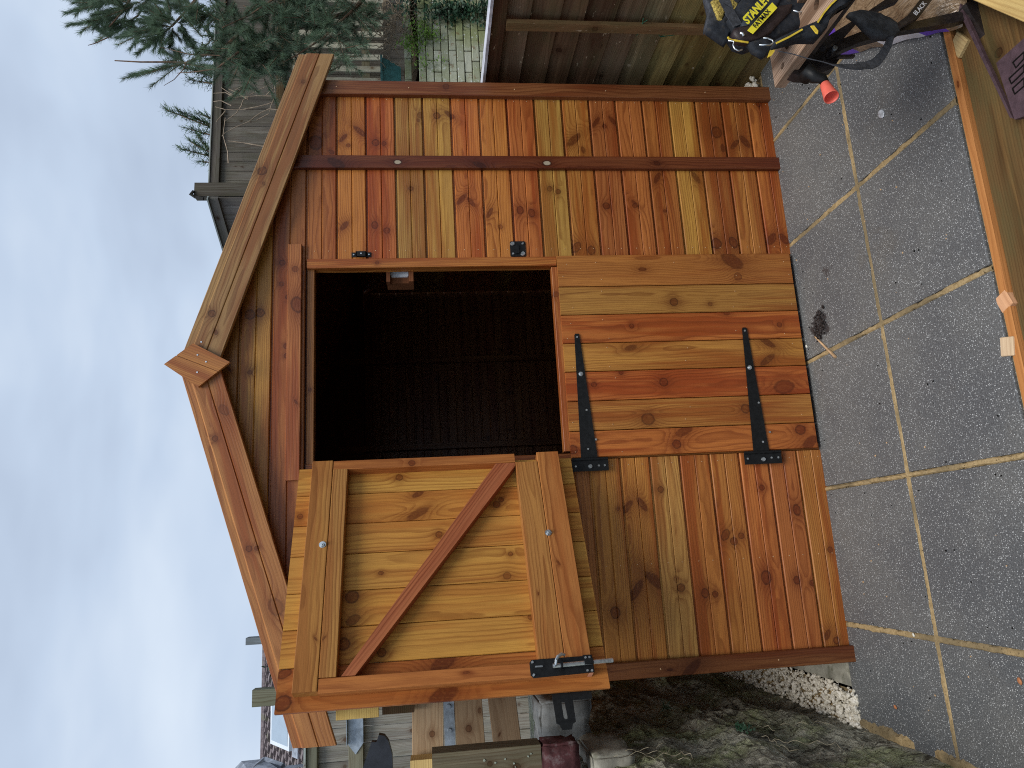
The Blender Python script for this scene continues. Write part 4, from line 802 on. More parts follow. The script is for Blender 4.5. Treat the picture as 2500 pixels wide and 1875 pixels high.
m = MB(); a_, b_ = Vector((-3.9993,14.3000,5.2183)), Vector((-4.0805,14.0000,4.7826)); m.tube([a_, b_], .07, 6); m.tube([Vector((-3.9909,14.3000,5.2266)), Vector((-4.0910,14.0000,5.3896))], .06, 6); m.build('verge_flashing', LEAD, hs)

# =====================================================================================
# RIGHT SIDE: brown fence, brick wall, trellis, grey fence, plants
# =====================================================================================
rf = thing('brown_fence', 'brown overlapping board fence beside the shed with pale capping strip', 'fence', (2.08, 0, 0))
FZ = [-.02, .10, .215, .325, .437, .545, .658, .768, .893, .992, 1.112, 1.205]
FCOL = [srgb(126,106,68), srgb(130,114,68), srgb(136,120,72), srgb(142,122,72), srgb(142,126,80), srgb(130,118,90), srgb(112,94,74), srgb(98,76,58), srgb(102,80,60), srgb(106,84,64), srgb(122,102,82)]
random.seed(17)
for i in range(11):
    for (ya, L_) in ((1.82, 2.085), (-.265, 1.6)):
        # feather-edge boards: lower edge thick and proud, face towards -x
        tilt = .006; ex = Vector((0, -1, 0)); ey = Vector((tilt/.115, 0, 1)).normalized()
        board('fence_board', rf, (2.078-.012, ya, FZ[i]-.004+random.uniform(-.002, .002)), ex, ey, L_, FZ[i+1]-FZ[i]+.012, .012, MF, jit(FCOL[i], .08), 'feather', nrand=4)
board('top_rail', rf, (2.045, 1.82, 1.205), -Y_, Z_, 3.7, .058, .045, MF, srgb(84, 60, 44), 'plain', nrand=3)
MB().box(2.03, 2.105, -1.9, 1.82, 1.2645, 1.276).build('capping', simple('grey_capping', (.5, .51, .56), .8, 0, .2, .3, 20), rf)
board('cover_batten', rf, (2.045, -.262, .0), Z_, -Y_, 1.204, .045, .02, MF, srgb(122, 96, 66), 'plain', nrand=1)
for yy in (1.8, -1.86): board('fence_post', rf, (2.12, yy, -.1), Z_, -Y_, 1.36, .09, .07, MF, srgb(100, 84, 60), 'plain')
gw = tag(link('green_wire', None, Matrix.Translation((2.03, -.28, .6))), 'thin green garden wire looped round the fence batten', 'wire')
P_ = lambda x, y: Vector((2.0300,-0.3990,1.2720))
m = MB(); m.tube([(2.036, -.24, .66), (2.034, -.275, .65), (2.038, -.30, .66), (2.036, -.33, .64)], .0016, 5); m.tube([(2.036, -.27, .61), (2.032, -.262, .58), (2.035, -.235, .555), (2.034, -.25, .50), (2.036, -.235, .56), (2.034, -.262, .53)], .0016, 5)
m.tube([(2.035, -.25, .655), (2.035, -.30, .652), (2.035, -.34, .66)], .0016, 5); m.build('wire_loop', WIRE, gw)

# brick retaining wall
bw = thing('brick_wall', 'old pale mossy brick wall beyond the brown fence', 'wall', (4.6, 3.45, 0))
MB().box(2.3, 7.0, 3.42, 3.64, -.26, 1.56).build('wall_core', simple('mossy_mortar', (.075, .065, .035), .95, 0, .1, .6, 14, .9, 60), bw)
random.seed(8); bm_ = {}
for r_ in range(14):
    z = 1.49-r_*.074
    for c_ in range(13):
        x0 = 3.7+c_*.235+(.118 if r_ % 2 else 0)+random.uniform(-.003, .003); hw = .114
        key = (hw, c_ % 3)
        if key not in bm_:
            bm = bmesh.new(); bmesh.ops.create_cube(bm, size=1); 
            for v in bm.verts: v.co = Vector((v.co.x*hw*2, v.co.y*.10, v.co.z*.068))
            bmesh.ops.bevel(bm, geom=list(bm.edges), offset=.006, segments=1, affect='EDGES'); 
            for v in bm.verts: v.co += mn.noise_vector(v.co*20+Vector((c_, 0, 0)))*.003
            me = bpy.data.meshes.new('brick'); bm.to_mesh(me); bm.free(); bm_[key] = me
        link('brick', bm_[key], Matrix.Translation((x0, 3.455+random.uniform(-.006, .006), z+.036)), bw, None, BRICK)
for c_ in range(9): link('brick', bm_[(.114, c_ % 3)] if (.114, c_ % 3) in bm_ else list(bm_.values())[0], Matrix.Translation((3.95+c_*.235, 3.60, 1.665)), bw, None, BRICK if c_ % 2 else BRK_RED)
m = MB(); NX, NYy = 50, 16; V = []; F = []
for j in range(NYy+1):
    for i in range(NX+1): x, y = 2.3+4.7*i/NX, 3.55+3.0*j/NYy; V.append((x, y, 1.60+.12*mn.noise(Vector((x*2, y*2, 0)))+.03*mn.noise(Vector((x*9, y*9, 0)))+(y-3.55)*.08))
for j in range(NYy):
    for i in range(NX): a0 = j*(NX+1)+i; F.append((a0, a0+1, a0+NX+2, a0+NX+1))
m.add(V, F); m.build('raised_soil_bed', SOIL, kind='structure')
tr = thing('plant_trough', 'dark green plastic plant trough on the brick wall', 'trough', (4.5, 3.62, 1.75))
m = MB(); z0, z1 = 1.74, 1.915
for s_, t_ in ((0, 0),): 
    V = [(4.78, 3.56, z1), (4.0, 3.56, z1), (4.0, 3.76, z1), (4.78, 3.76, z1), (4.70, 3.60, z0), (4.0, 3.60, z0), (4.0, 3.72, z0), (4.70, 3.72, z0), (4.745, 3.585, z0+.06), (4.0, 3.585, z0+.06), (4.0, 3.735, z0+.06), (4.745, 3.735, z0+.06)]
    m.add(V, [(0, 1, 9, 8), (8, 9, 5, 4), (3, 0, 8, 11), (11, 8, 4, 7), (2, 3, 11, 10), (10, 11, 7, 6), (1, 2, 10, 9), (9, 10, 6, 5), (4, 5, 6, 7)])
m.build('trough_body', GRNP, tr); MB().box(4.0, 4.80, 3.545, 3.775, 1.915, 1.935).build('trough_rim', GRNP, tr)
# pale pallet-like trellis
tl = thing('wooden_trellis', 'pale grey slatted trellis standing on the raised bed', 'trellis', (5, 4.1, 1.7))
TC = srgb(176, 174, 156)
x = 4.30
for i in range(13): board('slat', tl, (x+.07, 4.10, 1.93+random.uniform(-.01, .01)), Z_, -X_, .95, .068, .018, MG, jit(TC, .1), 'plain', nrand=1); x += .142
for z in (2.08, 2.80): board('trellis_rail', tl, (4.25, 4.122, z), X_, Z_, 1.95, .085, .02, MG, jit(srgb(128, 122, 100)), 'plain')
# grey fence on the terrace
gf = thing('grey_terrace_fence', 'tall weathered grey board fence behind the pine with dry stems on it', 'fence', (4.6, 4.3, 1.6))
x = 3.66
while x < 7.6:
    wdt = random.uniform(.09, .12); board('fence_board', gf, (x+wdt, 4.30+random.uniform(-.004, .004), 1.5), Z_, -X_, 2.14, wdt-.003, .014, MG, jit(srgb(112, 108, 100), .18), 'plain', nrand=2); x += wdt
board('top_rail', gf, (3.65, 4.262, 3.625), X_, Z_, 4.0, .088, .05, MG, srgb(96, 92, 86), 'plain'); board('cap_rail', gf, (3.65, 4.25, 3.7135), X_, Z_, 4.0, .014, .07, MG, srgb(170, 180, 180), 'plain')
board('mid_rail', gf, (3.65, 4.262, 2.99), X_, Z_, 4.0, .085, .04, MG, srgb(96, 80, 58), 'plain')
board('fence_post', gf, (3.80, 4.24, 1.5), Z_, -X_, 2.355, .15, .10, MG, srgb(92, 88, 80), 'plain'); m = MB(); m.tube([(3.70, 4.24, 3.86), (3.66, 4.22, 3.88), (3.64, 4.24, 3.84), (3.62, 4.24, 3.76)], .018, 6); m.build('post_knob', MG, gf, srgb(60, 60, 60))
e0 = Vector((3.6030,4.2258,3.7000)); e1 = Vector((3.3151,4.7912,3.7000)); dq = (e1-e0); dq.z = 0; dq.normalize(); gf2 = thing('grey_terrace_fence', 'shorter receding grey fence panel between the tall grey post and the shed roof', 'fence', (e0.x, e0.y, 1.6))
s0 = e0-dq*.02; nq = dq.cross(Z_)
for i in range(26): p = s0+dq*(.1*i); board('fence_board', gf2, (p.x, p.y, 1.4), Z_, -dq if (Z_.cross(-dq)).dot(-Y_) > 0 else dq, 2.28, .096, .014, MG, jit(srgb(108, 104, 100), .16), 'plain', nrand=1)
m_ = board('top_rail', gf2, (s0.x, s0.y-.03, 3.60), -dq if False else dq, Z_, 2.6, .088, .03, MG, srgb(104, 102, 98), 'plain'); m_ = board('cap_rail', gf2, (s0.x, s0.y-.04, 3.6885), dq, Z_, 2.6, .014, .05, MG, srgb(160, 170, 170), 'plain')

# ---- plants ----
random.seed(4)
iv = tag(link('ivy', None, Matrix.Translation((5.3, 3.5, 1.5))), 'dark green ivy hanging over the top of the mossy brick wall', 'ivy')
m = MB()
def leaves(m, P, rad, n, s, sq=(1, 1, 1)):
    P = Vector(P)
    for i in range(n):
        c = P+Vector((random.gauss(0, .5)*rad*sq[0], random.gauss(0, .5)*rad*sq[1], random.gauss(0, .5)*rad*sq[2])); a = Vector((random.gauss(0, 1), random.gauss(-.8, 1), random.gauss(0, 1))).normalized(); b = a.orthogonal().normalized(); ss = s*random.uniform(.6, 1.3)
        m.add([c-a*ss*.8, c+b*ss*.6-a*.1*ss, c+a*ss, c-b*ss*.6-a*.1*ss], [(0, 1, 2), (0, 2, 3)])
for P, n in zip([(5.133,3.360,1.339),(5.174,3.360,1.257),(5.148,3.360,1.176),(5.198,3.360,1.093),(5.152,3.360,1.037),(5.112,3.360,1.420),(5.224,3.360,1.474),(5.218,3.360,1.659),(5.235,3.360,1.715),(5.242,3.360,0.927),(5.137,3.360,0.932),(5.239,3.360,1.295)], [120, 130, 120, 130, 110, 70, 70, 60, 50, 90, 60, 60]): leaves(m, P, .13, n, .022, (1, .5, 1))
m.build('ivy_leaves', IVY, iv, kind='stuff')
cl = tag(link('climbing_plant', None, Matrix.Translation((4.9, 3.4, 1.5))), 'bright green leafy climber on the top of the mossy brick wall', 'climber'); m = MB()
for P, n in zip([(4.807,3.360,1.668),(4.753,3.360,1.630),(4.818,3.360,1.581),(4.866,3.360,1.524),(4.905,3.360,1.467),(4.906,3.360,1.411),(5.043,3.360,1.527),(4.967,3.360,1.561),(4.970,3.360,1.481),(4.854,3.360,1.628),(4.761,3.360,1.677),(4.717,3.360,1.599),(4.645,3.360,1.538),(4.564,3.360,1.492),(4.612,3.360,1.372),(4.581,3.360,1.555),(5.031,3.360,1.631)], [90, 90, 80, 90, 90, 70, 60, 60, 50, 50, 60, 40, 30, 40, 30, 22, 26]): leaves(m, P, .085, n, .014, (1, .4, 1))
m.build('climber_leaves', LEAF, cl, kind='stuff')
dt = tag(link('dead_stems', None, Matrix.Translation((5.0, 3.5, 1.7))), 'tangle of brown dead stems along the wall top by the trellis', 'dead plant'); m = MB()
for i in range(150):
    x, y = random.uniform(720, 1500), random.uniform(-40, 700)*random.uniform(.3, 1); P = Vector(((5.3881,3.5000,1.8656)[0]-(y/700)*.75, 3.5+random.uniform(-.1, .15), 1.55+random.uniform(0, .38))); pts = wander(P, (random.uniform(-1, 1), random.uniform(-.3, .3), random.uniform(-.6, 1)), 7, .035, .7)
    m.tube([p+Vector((random.uniform(-.02, .02), 0, 0)) for p in pts], .0035, 4)
m.build('stems', simple('dead_stem', (.24, .19, .13), .9), dt, kind='stuff')
# dry climber on the grey fence
dc = tag(link('dry_climber', None, Matrix.Translation((3.9, 4.2, 3))), 'pale leafless climber stems spread over the grey terrace fence', 'climber'); m = MB()
for pts in ([(4.991,4.200,2.979),(4.962,4.200,3.055),(4.899,4.200,3.107),(4.854,4.200,3.204),(4.781,4.200,3.323)],
  [(4.936,4.200,3.016),(4.900,4.200,3.069),(4.812,4.200,3.075),(4.759,4.200,3.104),(4.765,4.200,3.240),(4.744,4.200,3.464),(4.864,4.200,3.616)],
  [(4.698,4.200,3.088),(4.671,4.200,3.140),(4.635,4.200,3.237),(4.607,4.200,3.386),(4.595,4.200,3.563),(4.629,4.200,3.668)],
  [(4.603,4.200,3.026),(4.610,4.200,3.124),(4.574,4.200,3.198),(4.522,4.200,3.272),(4.469,4.200,3.323),(4.399,4.200,3.454),(4.330,4.200,3.555),(4.296,4.200,3.591)],
  [(4.746,4.200,3.344),(4.711,4.200,3.388),(4.641,4.200,3.409),(4.562,4.200,3.459),(4.475,4.200,3.560)],
  [(4.931,4.200,3.319),(4.895,4.200,3.378),(4.840,4.200,3.466),(4.752,4.200,3.538)],
  [(4.181,4.200,3.153),(4.197,4.200,3.264),(4.222,4.200,3.375),(4.237,4.200,3.523)],
  [(3.986,4.200,3.515),(4.119,4.200,3.527),(4.296,4.200,3.576),(4.501,4.200,3.560)],
  [(4.736,4.200,3.464),(4.804,4.200,3.570),(4.784,4.200,3.688)],
  [(4.729,4.200,3.344),(4.805,4.200,3.466),(4.839,4.200,3.541)],
  [(4.648,4.200,3.506),(4.699,4.200,3.611),(4.689,4.200,3.685)],
  [(4.847,4.200,3.091),(4.775,4.200,3.165)],
  [(4.558,4.200,3.131),(4.479,4.200,3.248)],
  [(4.742,4.200,3.074),(4.636,4.200,3.110),(4.584,4.200,3.124)],
  [(4.587,4.200,3.563),(4.509,4.200,3.620),(4.457,4.200,3.647)]):
    pts = [Vector(p) for p in pts]
    m.tube([p+Vector((0, random.uniform(-.02, .0), 0)) for p in pts], [.007-.0045*i/len(pts) for i in range(len(pts))], 5)
m.build('dry_stems', TWIG, dc, kind='stuff')

# ---- pine whose crown reaches in from the right ----
random.seed(12)
pine = thing('pine_tree', 'dark green pine with long needles hanging in front of the grey fence', 'tree', (6.1, 3.3, 1.6))
m = MB(); m.tube([(6.3, 3.4, 1.4), (6.2, 3.3, 2.6), (6.05, 3.2, 3.8), (6.0, 3.15, 5.0), (5.95, 3.1, 6.2)], [.10, .09, .07, .045, .02], 10); m.build('trunk', BARK, pine)
br = MB(); nd = MB()
def needles(P, Q, n=150, L=.085, w=.0014, r=.004, start=.0):
    P, Q = Vector(P), Vector(Q); d = (Q-P).normalized(); a = d.orthogonal().normalized(); b = d.cross(a)
    br.tube([P, (P+Q)/2+a*random.uniform(-.012, .012), Q], [r, r*.8, r*.5], 4)
    for i in range(n):
        t = start+(1-start)*random.random()**.85; c = P+(Q-P)*t; ph = random.uniform(0, 6.283); o_ = a*math.cos(ph)+b*math.sin(ph); ln = L*random.uniform(.65, 1.1)
        sp = random.uniform(.5, 1.25)*(1.2-t*.6); dr = (d+o_*sp+Vector((0, 0, .1))).normalized(); sd_ = dr.cross(Vector((random.random(), random.random(), random.random()))).normalized()*w
        nd.add([c-sd_, c+sd_, c+dr*ln+Vector((0, 0, -.004))], [(0, 1, 2)])
def limb(pts, r0, r1): pts = [Vector(p) for p in pts]; br.tube(pts, [r0+(r1-r0)*i/(len(pts)-1) for i in range(len(pts))], 6)
BR_ = [
 ([(5.145,3.100,3.495),(4.967,3.100,3.553),(4.858,3.100,3.628),(4.701,3.100,3.740)], .020, .009), ([(4.999,3.000,4.033),(4.864,3.000,4.071),(4.758,3.000,4.119),(4.606,3.000,4.216)], .014, .006), ([(5.177,3.200,3.966),(5.038,3.200,4.007),(4.889,3.200,4.071),(4.799,3.200,4.169),(4.661,3.200,4.302),(4.591,3.200,4.422),(4.571,3.200,4.475)], .012, .003),
 ([(4.680,3.100,3.126),(4.475,3.100,3.296),(4.425,3.100,3.444),(4.337,3.100,3.598),(4.344,3.100,3.707),(4.338,3.100,3.979),(4.347,3.100,4.195)], .016, .005), ([(4.384,3.000,3.125),(4.327,3.000,3.186),(4.213,3.000,3.306),(4.178,3.000,3.475),(4.161,3.000,3.635)], .011, .003), ([(4.263,3.000,3.563),(4.208,3.000,3.576),(4.097,3.000,3.655),(4.037,3.000,3.736)], .006, .002),
 ([(4.758,3.200,3.234),(4.908,3.200,3.451),(4.945,3.200,3.518),(5.012,3.200,3.585)], .009, .003), ([(4.343,3.000,3.280),(4.346,3.000,3.528),(4.418,3.000,3.793)], .006, .002), ([(5.441,3.200,1.819),(4.998,3.200,2.169),(4.867,3.200,2.507),(4.700,3.200,2.839),(4.577,3.200,3.082)], .022, .008), ([(4.914,3.100,2.159),(4.632,3.100,2.408),(4.434,3.100,2.652),(4.335,3.100,2.812)], .012, .004), ([(5.143,3.000,2.230),(4.965,3.000,2.802),(4.764,3.000,3.039),(4.624,3.000,3.273)], .014, .005)]
for p, r0, r1 in BR_: limb(p, r0, r1)
for p in [(4.701,3.100,3.740),(4.686,3.100,4.262),(4.337,3.100,3.598),(4.718,3.100,4.125)]: pass
SH = [[(4.985,3.100,4.172),(4.817,3.100,4.634)], [(4.893,3.000,4.050),(4.835,3.000,4.368)], [(4.867,3.000,3.971),(4.733,3.000,4.331)], [(4.827,3.000,4.030),(4.671,3.000,4.220)], [(4.710,3.000,4.154),(4.615,3.000,4.549)], [(4.775,3.100,4.128),(4.637,3.100,4.321)], [(4.779,3.100,4.003),(4.649,3.100,4.229)], [(4.724,3.100,3.922),(4.575,3.100,4.186)], [(4.619,3.000,3.764),(4.507,3.000,4.103)], [(4.621,3.000,3.703),(4.345,3.000,3.972)], [(4.692,3.100,3.724),(4.493,3.100,3.742)], [(4.621,3.000,3.703),(4.660,3.000,3.959)], [(4.631,3.000,3.687),(4.832,3.000,3.891)],
 [(4.669,3.000,3.650),(4.786,3.000,3.850)], [(4.887,3.100,3.613),(4.957,3.100,3.855)], [(4.741,3.100,3.686),(4.823,3.100,3.499)], [(4.703,3.100,3.685),(4.507,3.100,3.534)], [(4.993,3.200,3.568),(5.085,3.200,3.775)], [(4.263,3.000,3.563),(4.135,3.000,4.013)], [(4.337,3.100,3.598),(4.444,3.100,3.790)], [(4.253,3.000,3.578),(4.213,3.000,3.322)], [(4.889,3.200,3.766),(4.736,3.200,3.990)], [(4.582,3.000,3.739),(4.439,3.000,3.901)], [(5.043,3.200,4.437),(5.062,3.200,4.722)], [(5.017,3.200,4.325),(4.980,3.200,4.567)], [(4.847,3.000,3.423),(4.783,3.000,3.656)], [(4.876,3.100,3.373),(4.735,3.100,3.567)], [(4.957,3.100,3.855),(5.008,3.100,4.055)], [(4.863,3.100,3.771),(4.894,3.100,4.010)], [(4.766,3.000,4.165),(4.648,3.000,4.371)], [(4.661,3.200,4.302),(4.754,3.200,4.402)]]
for s_ in SH:
    needles(s_[0], s_[1], int(260+800*(Vector(s_[1])-Vector(s_[0])).length), .075)
    for k in range(4):
        a_, b_ = Vector(s_[0]), Vector(s_[1]); d_ = b_-a_; o2 = a_+d_*random.uniform(.1, .4); q2 = o2+d_*random.uniform(.35, .6)+Vector((random.uniform(-.1, .1), random.uniform(-.12, .12), random.uniform(-.1, .1))); needles(o2, q2, 190, .07)
# low, dense part of the crown, in front of the fence
LOW = [(4.797,3.000,3.199),(4.573,3.000,3.066),(4.290,3.000,3.168),(4.728,3.000,2.958),(4.465,3.000,2.874),(4.183,3.000,2.978),(4.811,3.000,2.767),(4.583,3.000,2.700),(4.298,3.000,2.791),(4.817,3.000,2.573),(4.626,3.000,2.507),(4.434,3.000,2.602),(4.822,3.000,2.394),(4.651,3.000,2.313),(4.477,3.000,2.377),(4.868,3.000,2.181),(4.734,3.000,2.099),(4.560,3.000,2.150),(4.386,3.000,2.248),(4.912,3.000,2.048),(4.898,3.000,2.476),(4.911,3.000,2.672),(4.440,3.000,3.110),(4.241,3.000,2.885),(4.431,3.000,2.730),(4.367,3.000,3.029),(4.437,3.000,3.220),(4.835,3.000,2.000)]
for P in LOW:
    P = Vector(P)
    for k in range(12):
        src = P+Vector((random.uniform(.0, .35), random.uniform(.0, .3), random.uniform(-.05, .3))); d = Vector((random.uniform(-1., .2), random.uniform(-.9, .2), random.uniform(-.9, .5))).normalized()
        q = src+d*random.uniform(.18, .32); needles(src, q, 170, .08, .0017)
for (p, q) in ([(4.441,3.000,2.313),(4.256,3.000,2.168)], [(4.556,3.000,2.280),(4.218,3.000,2.184)], [(4.258,3.000,2.917),(4.094,3.000,2.819)], [(4.291,3.000,3.106),(4.051,3.000,3.192)], [(4.639,3.000,2.067),(4.373,3.000,2.005)]): needles(p, q, 160, .08)
br.build('branches', BARK, pine); nd.build('needles', NEED, pine, kind='stuff')
# paler conifer far behind the fence
def conifer(label, pls, Y, n, gp=None):
    t = thing('conifer', label, 'conifer', pls[0][0], gp); mb, ml = MB(), MB(); base = None
    for p, q in pls:
        p, q = Vector(p), Vector(q); mb.tube([p, (p+q)/2+Vector((.0, 0, .02)), q], [.014, .008, .003], 5); d = (q-p)
        for i in range(int(2.6*n*d.length)):
            c = p+d*random.random(); a = (d.normalized()+Vector((random.gauss(0, .7), random.gauss(0, .7), random.gauss(0, .5)))).normalized(); ln = random.uniform(.06, .13); e_ = c+a*ln; sd_ = a.orthogonal().normalized()*.006
            ml.add([c-sd_, c+sd_, e_], [(0, 1, 2)])
            for k in range(3): u = c+(e_-c)*random.uniform(.2, 1); bq = (a+Vector((random.gauss(0, .6), random.gauss(0, .6), random.gauss(0, .6)))).normalized()*random.uniform(.03, .06); ml.add([u-sd_, u+sd_, u+bq], [(0, 1, 2)])
    b0 = pls[0][0]; mb.tube([(b0[0]+.1, b0[1]+.05, 1.0), (b0[0]+.05, b0[1], b0[2]-.3), b0], [.05, .03, .014], 6)
    mb.build('branches', BARK, t); ml.build('foliage', NEED2, t, kind='stuff')
conifer('pale green conifer sprays above the grey fence, clear of the pine branches', [[(5.819,6.500,4.315),(6.123,6.500,5.032)], [(5.847,6.500,4.316),(6.097,6.500,4.861)], [(5.706,6.500,4.311),(5.843,6.500,4.753)], [(5.961,6.500,4.320),(6.071,6.500,4.617)], [(5.399,6.500,4.350),(5.535,6.500,4.812)], [(5.454,6.500,4.376),(5.647,6.500,4.697)], [(5.482,6.500,4.401),(5.760,6.500,4.605)], [(5.316,6.500,4.347),(5.342,6.500,4.552)]], 6.5, 110)
conifer('pale green conifer behind the pine branches at the fence top', [[(6.597,6.500,4.292),(6.875,6.500,5.044)], [(6.980,6.500,4.304),(6.996,6.500,4.902)], [(6.509,6.500,4.289),(6.588,6.500,4.736)], [(7.129,6.500,4.309),(7.483,6.500,4.623)], [(6.743,6.500,4.296),(6.762,6.500,4.793)], [(7.280,6.500,4.314),(7.302,6.500,4.591)], [(7.522,6.500,4.321),(7.758,6.500,4.583)], [(6.861,6.500,4.325),(6.621,6.500,4.565)]], 6.5, 130)

# =====================================================================================
# FOLDING WORKBENCH, TOOL BAG AND COMPOST BAG (near right)
# =====================================================================================
wb = thing('folding_workbench', 'black metal folding workbench with worn plywood jaw and red crank handle', 'workbench', (1.35, -1.3, -.05))
def jaw(x0, x1, y0, y1, holes):
    z0, z1 = .520, .550; bm = bmesh.new(); out_ = [(x0, y0), (x1, y0), (x1, y1), (x0, y1)]; loops = [out_]
    for hx_, hy_, r_ in holes: loops.append([(hx_+r_*math.cos(k*math.pi/7), hy_+r_*math.sin(k*math.pi/7)) for k in range(14)])
    for z in (z0, z1):
        ed = []
        for lp_ in loops: vs_ = [bm.verts.new((x, y, z)) for x, y in lp_]; ed += [bm.edges.new((vs_[i], vs_[(i+1) % len(vs_)])) for i in range(len(vs_))]
        bmesh.ops.triangle_fill(bm, edges=ed, use_beauty=True)
    bm.verts.ensure_lookup_table(); n = sum(len(l) for l in loops); o_ = 0
    for lp_ in loops:
        for i in range(len(lp_)): j = (i+1) % len(lp_); bm.faces.new((bm.verts[o_+i], bm.verts[o_+j], bm.verts[n+o_+j], bm.verts[n+o_+i]))
        o_ += len(lp_)
    M = basis((x0, y1, z1), (0, -1, 0), (1, 0, 0), (0, 0, 1)) ; M = basis((x0, y0, z1), (0, 1, 0), (-1, 0, 0), (0, 0, 1))
    bmesh.ops.recalc_face_normals(bm, faces=bm.faces); bm.transform(M.inverted()); me = bpy.data.meshes.new('jaw'); bm.to_mesh(me); bm.free()
    o = link('wooden_jaw', me, M, wb, srgb(164, 138, 114), JAWM); set_knots(o, []); return o
JAWM = wood('worn_bench_board', tone=1., ringd=.75, lam=.008, fib=.9, rough=.6, spec=.35, red=(.5, .45, .42), yel=(1.5, 1.5, 1.55), knots=False, bumpd=.003)
jaw(1.238, 1.342, -1.39, -1.030, [(1.306, -1.125, .0135), (1.268, -1.085, .0095), (1.30, -1.28, .0135)])
jaw(1.372, 1.52, -1.39, -1.030, [(1.44, -1.12, .0135)])
YB = -1.13
def flat(name, pts, mat, th=.02, par=wb, Y=YB): m = MB(); m.prism([(p[0], p[2]) for p in pts], -(Y+th), -Y, WF); return m.build(name, mat, par)
MB().box(1.262, 1.30, -1.38, -1.045, .488, .519).build('clamp_rail', BLK2, wb)
flat('side_plate', [(1.2273,-1.1100,0.5408), (1.2711,-1.1100,0.5000), (1.3294,-1.1100,0.4238), (1.3116,-1.1100,0.3786), (1.2734,-1.1100,0.3958), (1.2461,-1.1100,0.4154), (1.2181,-1.1100,0.4845), (1.2196,-1.1100,0.5228)], BLK2, .03, Y=-1.11)
flat('stay_bar', [(1.2822,-1.1400,0.4393), (1.3060,-1.1400,0.4183), (1.3385,-1.1400,0.3411), (1.3659,-1.1400,0.2133), (1.4150,-1.1400,0.0290), (1.3953,-1.1400,-0.0032), (1.3780,-1.1400,0.0456), (1.3455,-1.1400,0.2171), (1.3055,-1.1400,0.3468), (1.2649,-1.1400,0.4357)], BLK2, .022, Y=-1.14)
m = MB(); c = Vector((1.2825,-1.1400,0.4260)); m.cyl(c, c+Vector((0, -.006, 0)), .007, n=12); m.build('pivot_rivet', ZNC, wb)
flat('upper_bar', [(1.2887,-1.1600,0.4790), (1.3176,-1.1600,0.4341), (1.3715,-1.1600,0.3475), (1.4416,-1.1600,0.2434), (1.4279,-1.1600,0.2239), (1.3791,-1.1600,0.3332), (1.3045,-1.1600,0.4043), (1.2708,-1.1600,0.4607)], BLK2, .02, Y=-1.16)
flat('cross_rod', [(1.2731,-1.1300,0.4105), (1.2743,-1.1300,0.3617), (1.2680,-1.1300,0.3617), (1.2661,-1.1300,0.4116)], BLK2, .01)
lg = flat('printed_bar', [(1.3450,-1.1700,0.2502), (1.3721,-1.1700,0.2125), (1.4509,-1.1700,0.1424), (1.4522,-1.1700,0.1065), (1.3660,-1.1700,0.1809), (1.3372,-1.1700,0.2387)], BLK2, .016, Y=-1.17)
# leg frame with its long slot
op = [(1.4261,-1.1300,0.0214), (1.4626,-1.1300,-0.0390), (1.4792,-1.1300,-0.0866), (1.4295,-1.1300,-0.0873), (1.3080,-1.1300,-0.1005), (1.2735,-1.1300,-0.0644), (1.2871,-1.1300,-0.0333), (1.3873,-1.1300,0.0112)]
ip = [(1.3701,-1.1300,-0.0250), (1.3732,-1.1300,-0.0497), (1.3069,-1.1300,-0.0585), (1.2946,-1.1300,-0.0452), (1.3051,-1.1300,-0.0327)]
bm = bmesh.new(); lo = []
for yy in (YB, YB-.028):
    ed = []
    for lp_ in (op, ip): vs_ = [bm.verts.new((p[0], yy, p[2])) for p in lp_]; ed += [bm.edges.new((vs_[i], vs_[(i+1) % len(vs_)])) for i in range(len(vs_))]
    bmesh.ops.triangle_fill(bm, edges=ed, use_beauty=True)
bm.verts.ensure_lookup_table(); n = len(op)+len(ip)
for o_, cnt in ((0, len(op)), (len(op), len(ip))):
    for i in range(cnt): j = (i+1) % cnt; bm.faces.new((bm.verts[o_+i], bm.verts[o_+j], bm.verts[n+o_+j], bm.verts[n+o_+i]))
bmesh.ops.recalc_face_normals(bm, faces=bm.faces); me = bpy.data.meshes.new('leg'); bm.transform(WM[wb].inverted()); bm.to_mesh(me); bm.free(); link('leg_frame', me, WM[wb].copy(), wb, None, BLK2)
m = MB(); pr = [(1.4888,-1.1147,0.0200), (1.4736,-1.1321,0.0200), (1.0224,-1.2201,0.0200), (1.0299,-1.2120,0.0200)]; V = [Vector(p) for p in pr]; m.add(V+[v-Z_*.010 for v in V], [(0, 1, 2, 3), (7, 6, 5, 4), (0, 4, 5, 1), (1, 5, 6, 2), (2, 6, 7, 3), (3, 7, 4, 0)]); m.build('foot_rail', MAR, wb)
m = MB(); tp = [(1.1690,-1.2442,0.0550), (1.1698,-1.3374,0.0550), (1.1677,-1.4449,0.0550), (0.9357,-1.3830,0.0550), (0.9844,-1.2875,0.0550), (0.9933,-1.2595,0.0550)]; V = [Vector(p) for p in tp]; k = len(V)
m.add(V+[v-Z_*.018 for v in V], [tuple(range(k)), tuple(range(k, 2*k))[::-1]]+[(i, k+i, k+(i+1) % k, (i+1) % k) for i in range(k)]); td = m.build('foot_tread', MAR, wb)
for (x0_, y0_, x1_, y1_) in ((2100,870,2320,650),(2050,1080,2330,790),(2095,1220,2330,1010),(2240,1280,2400,1130)):
    pass
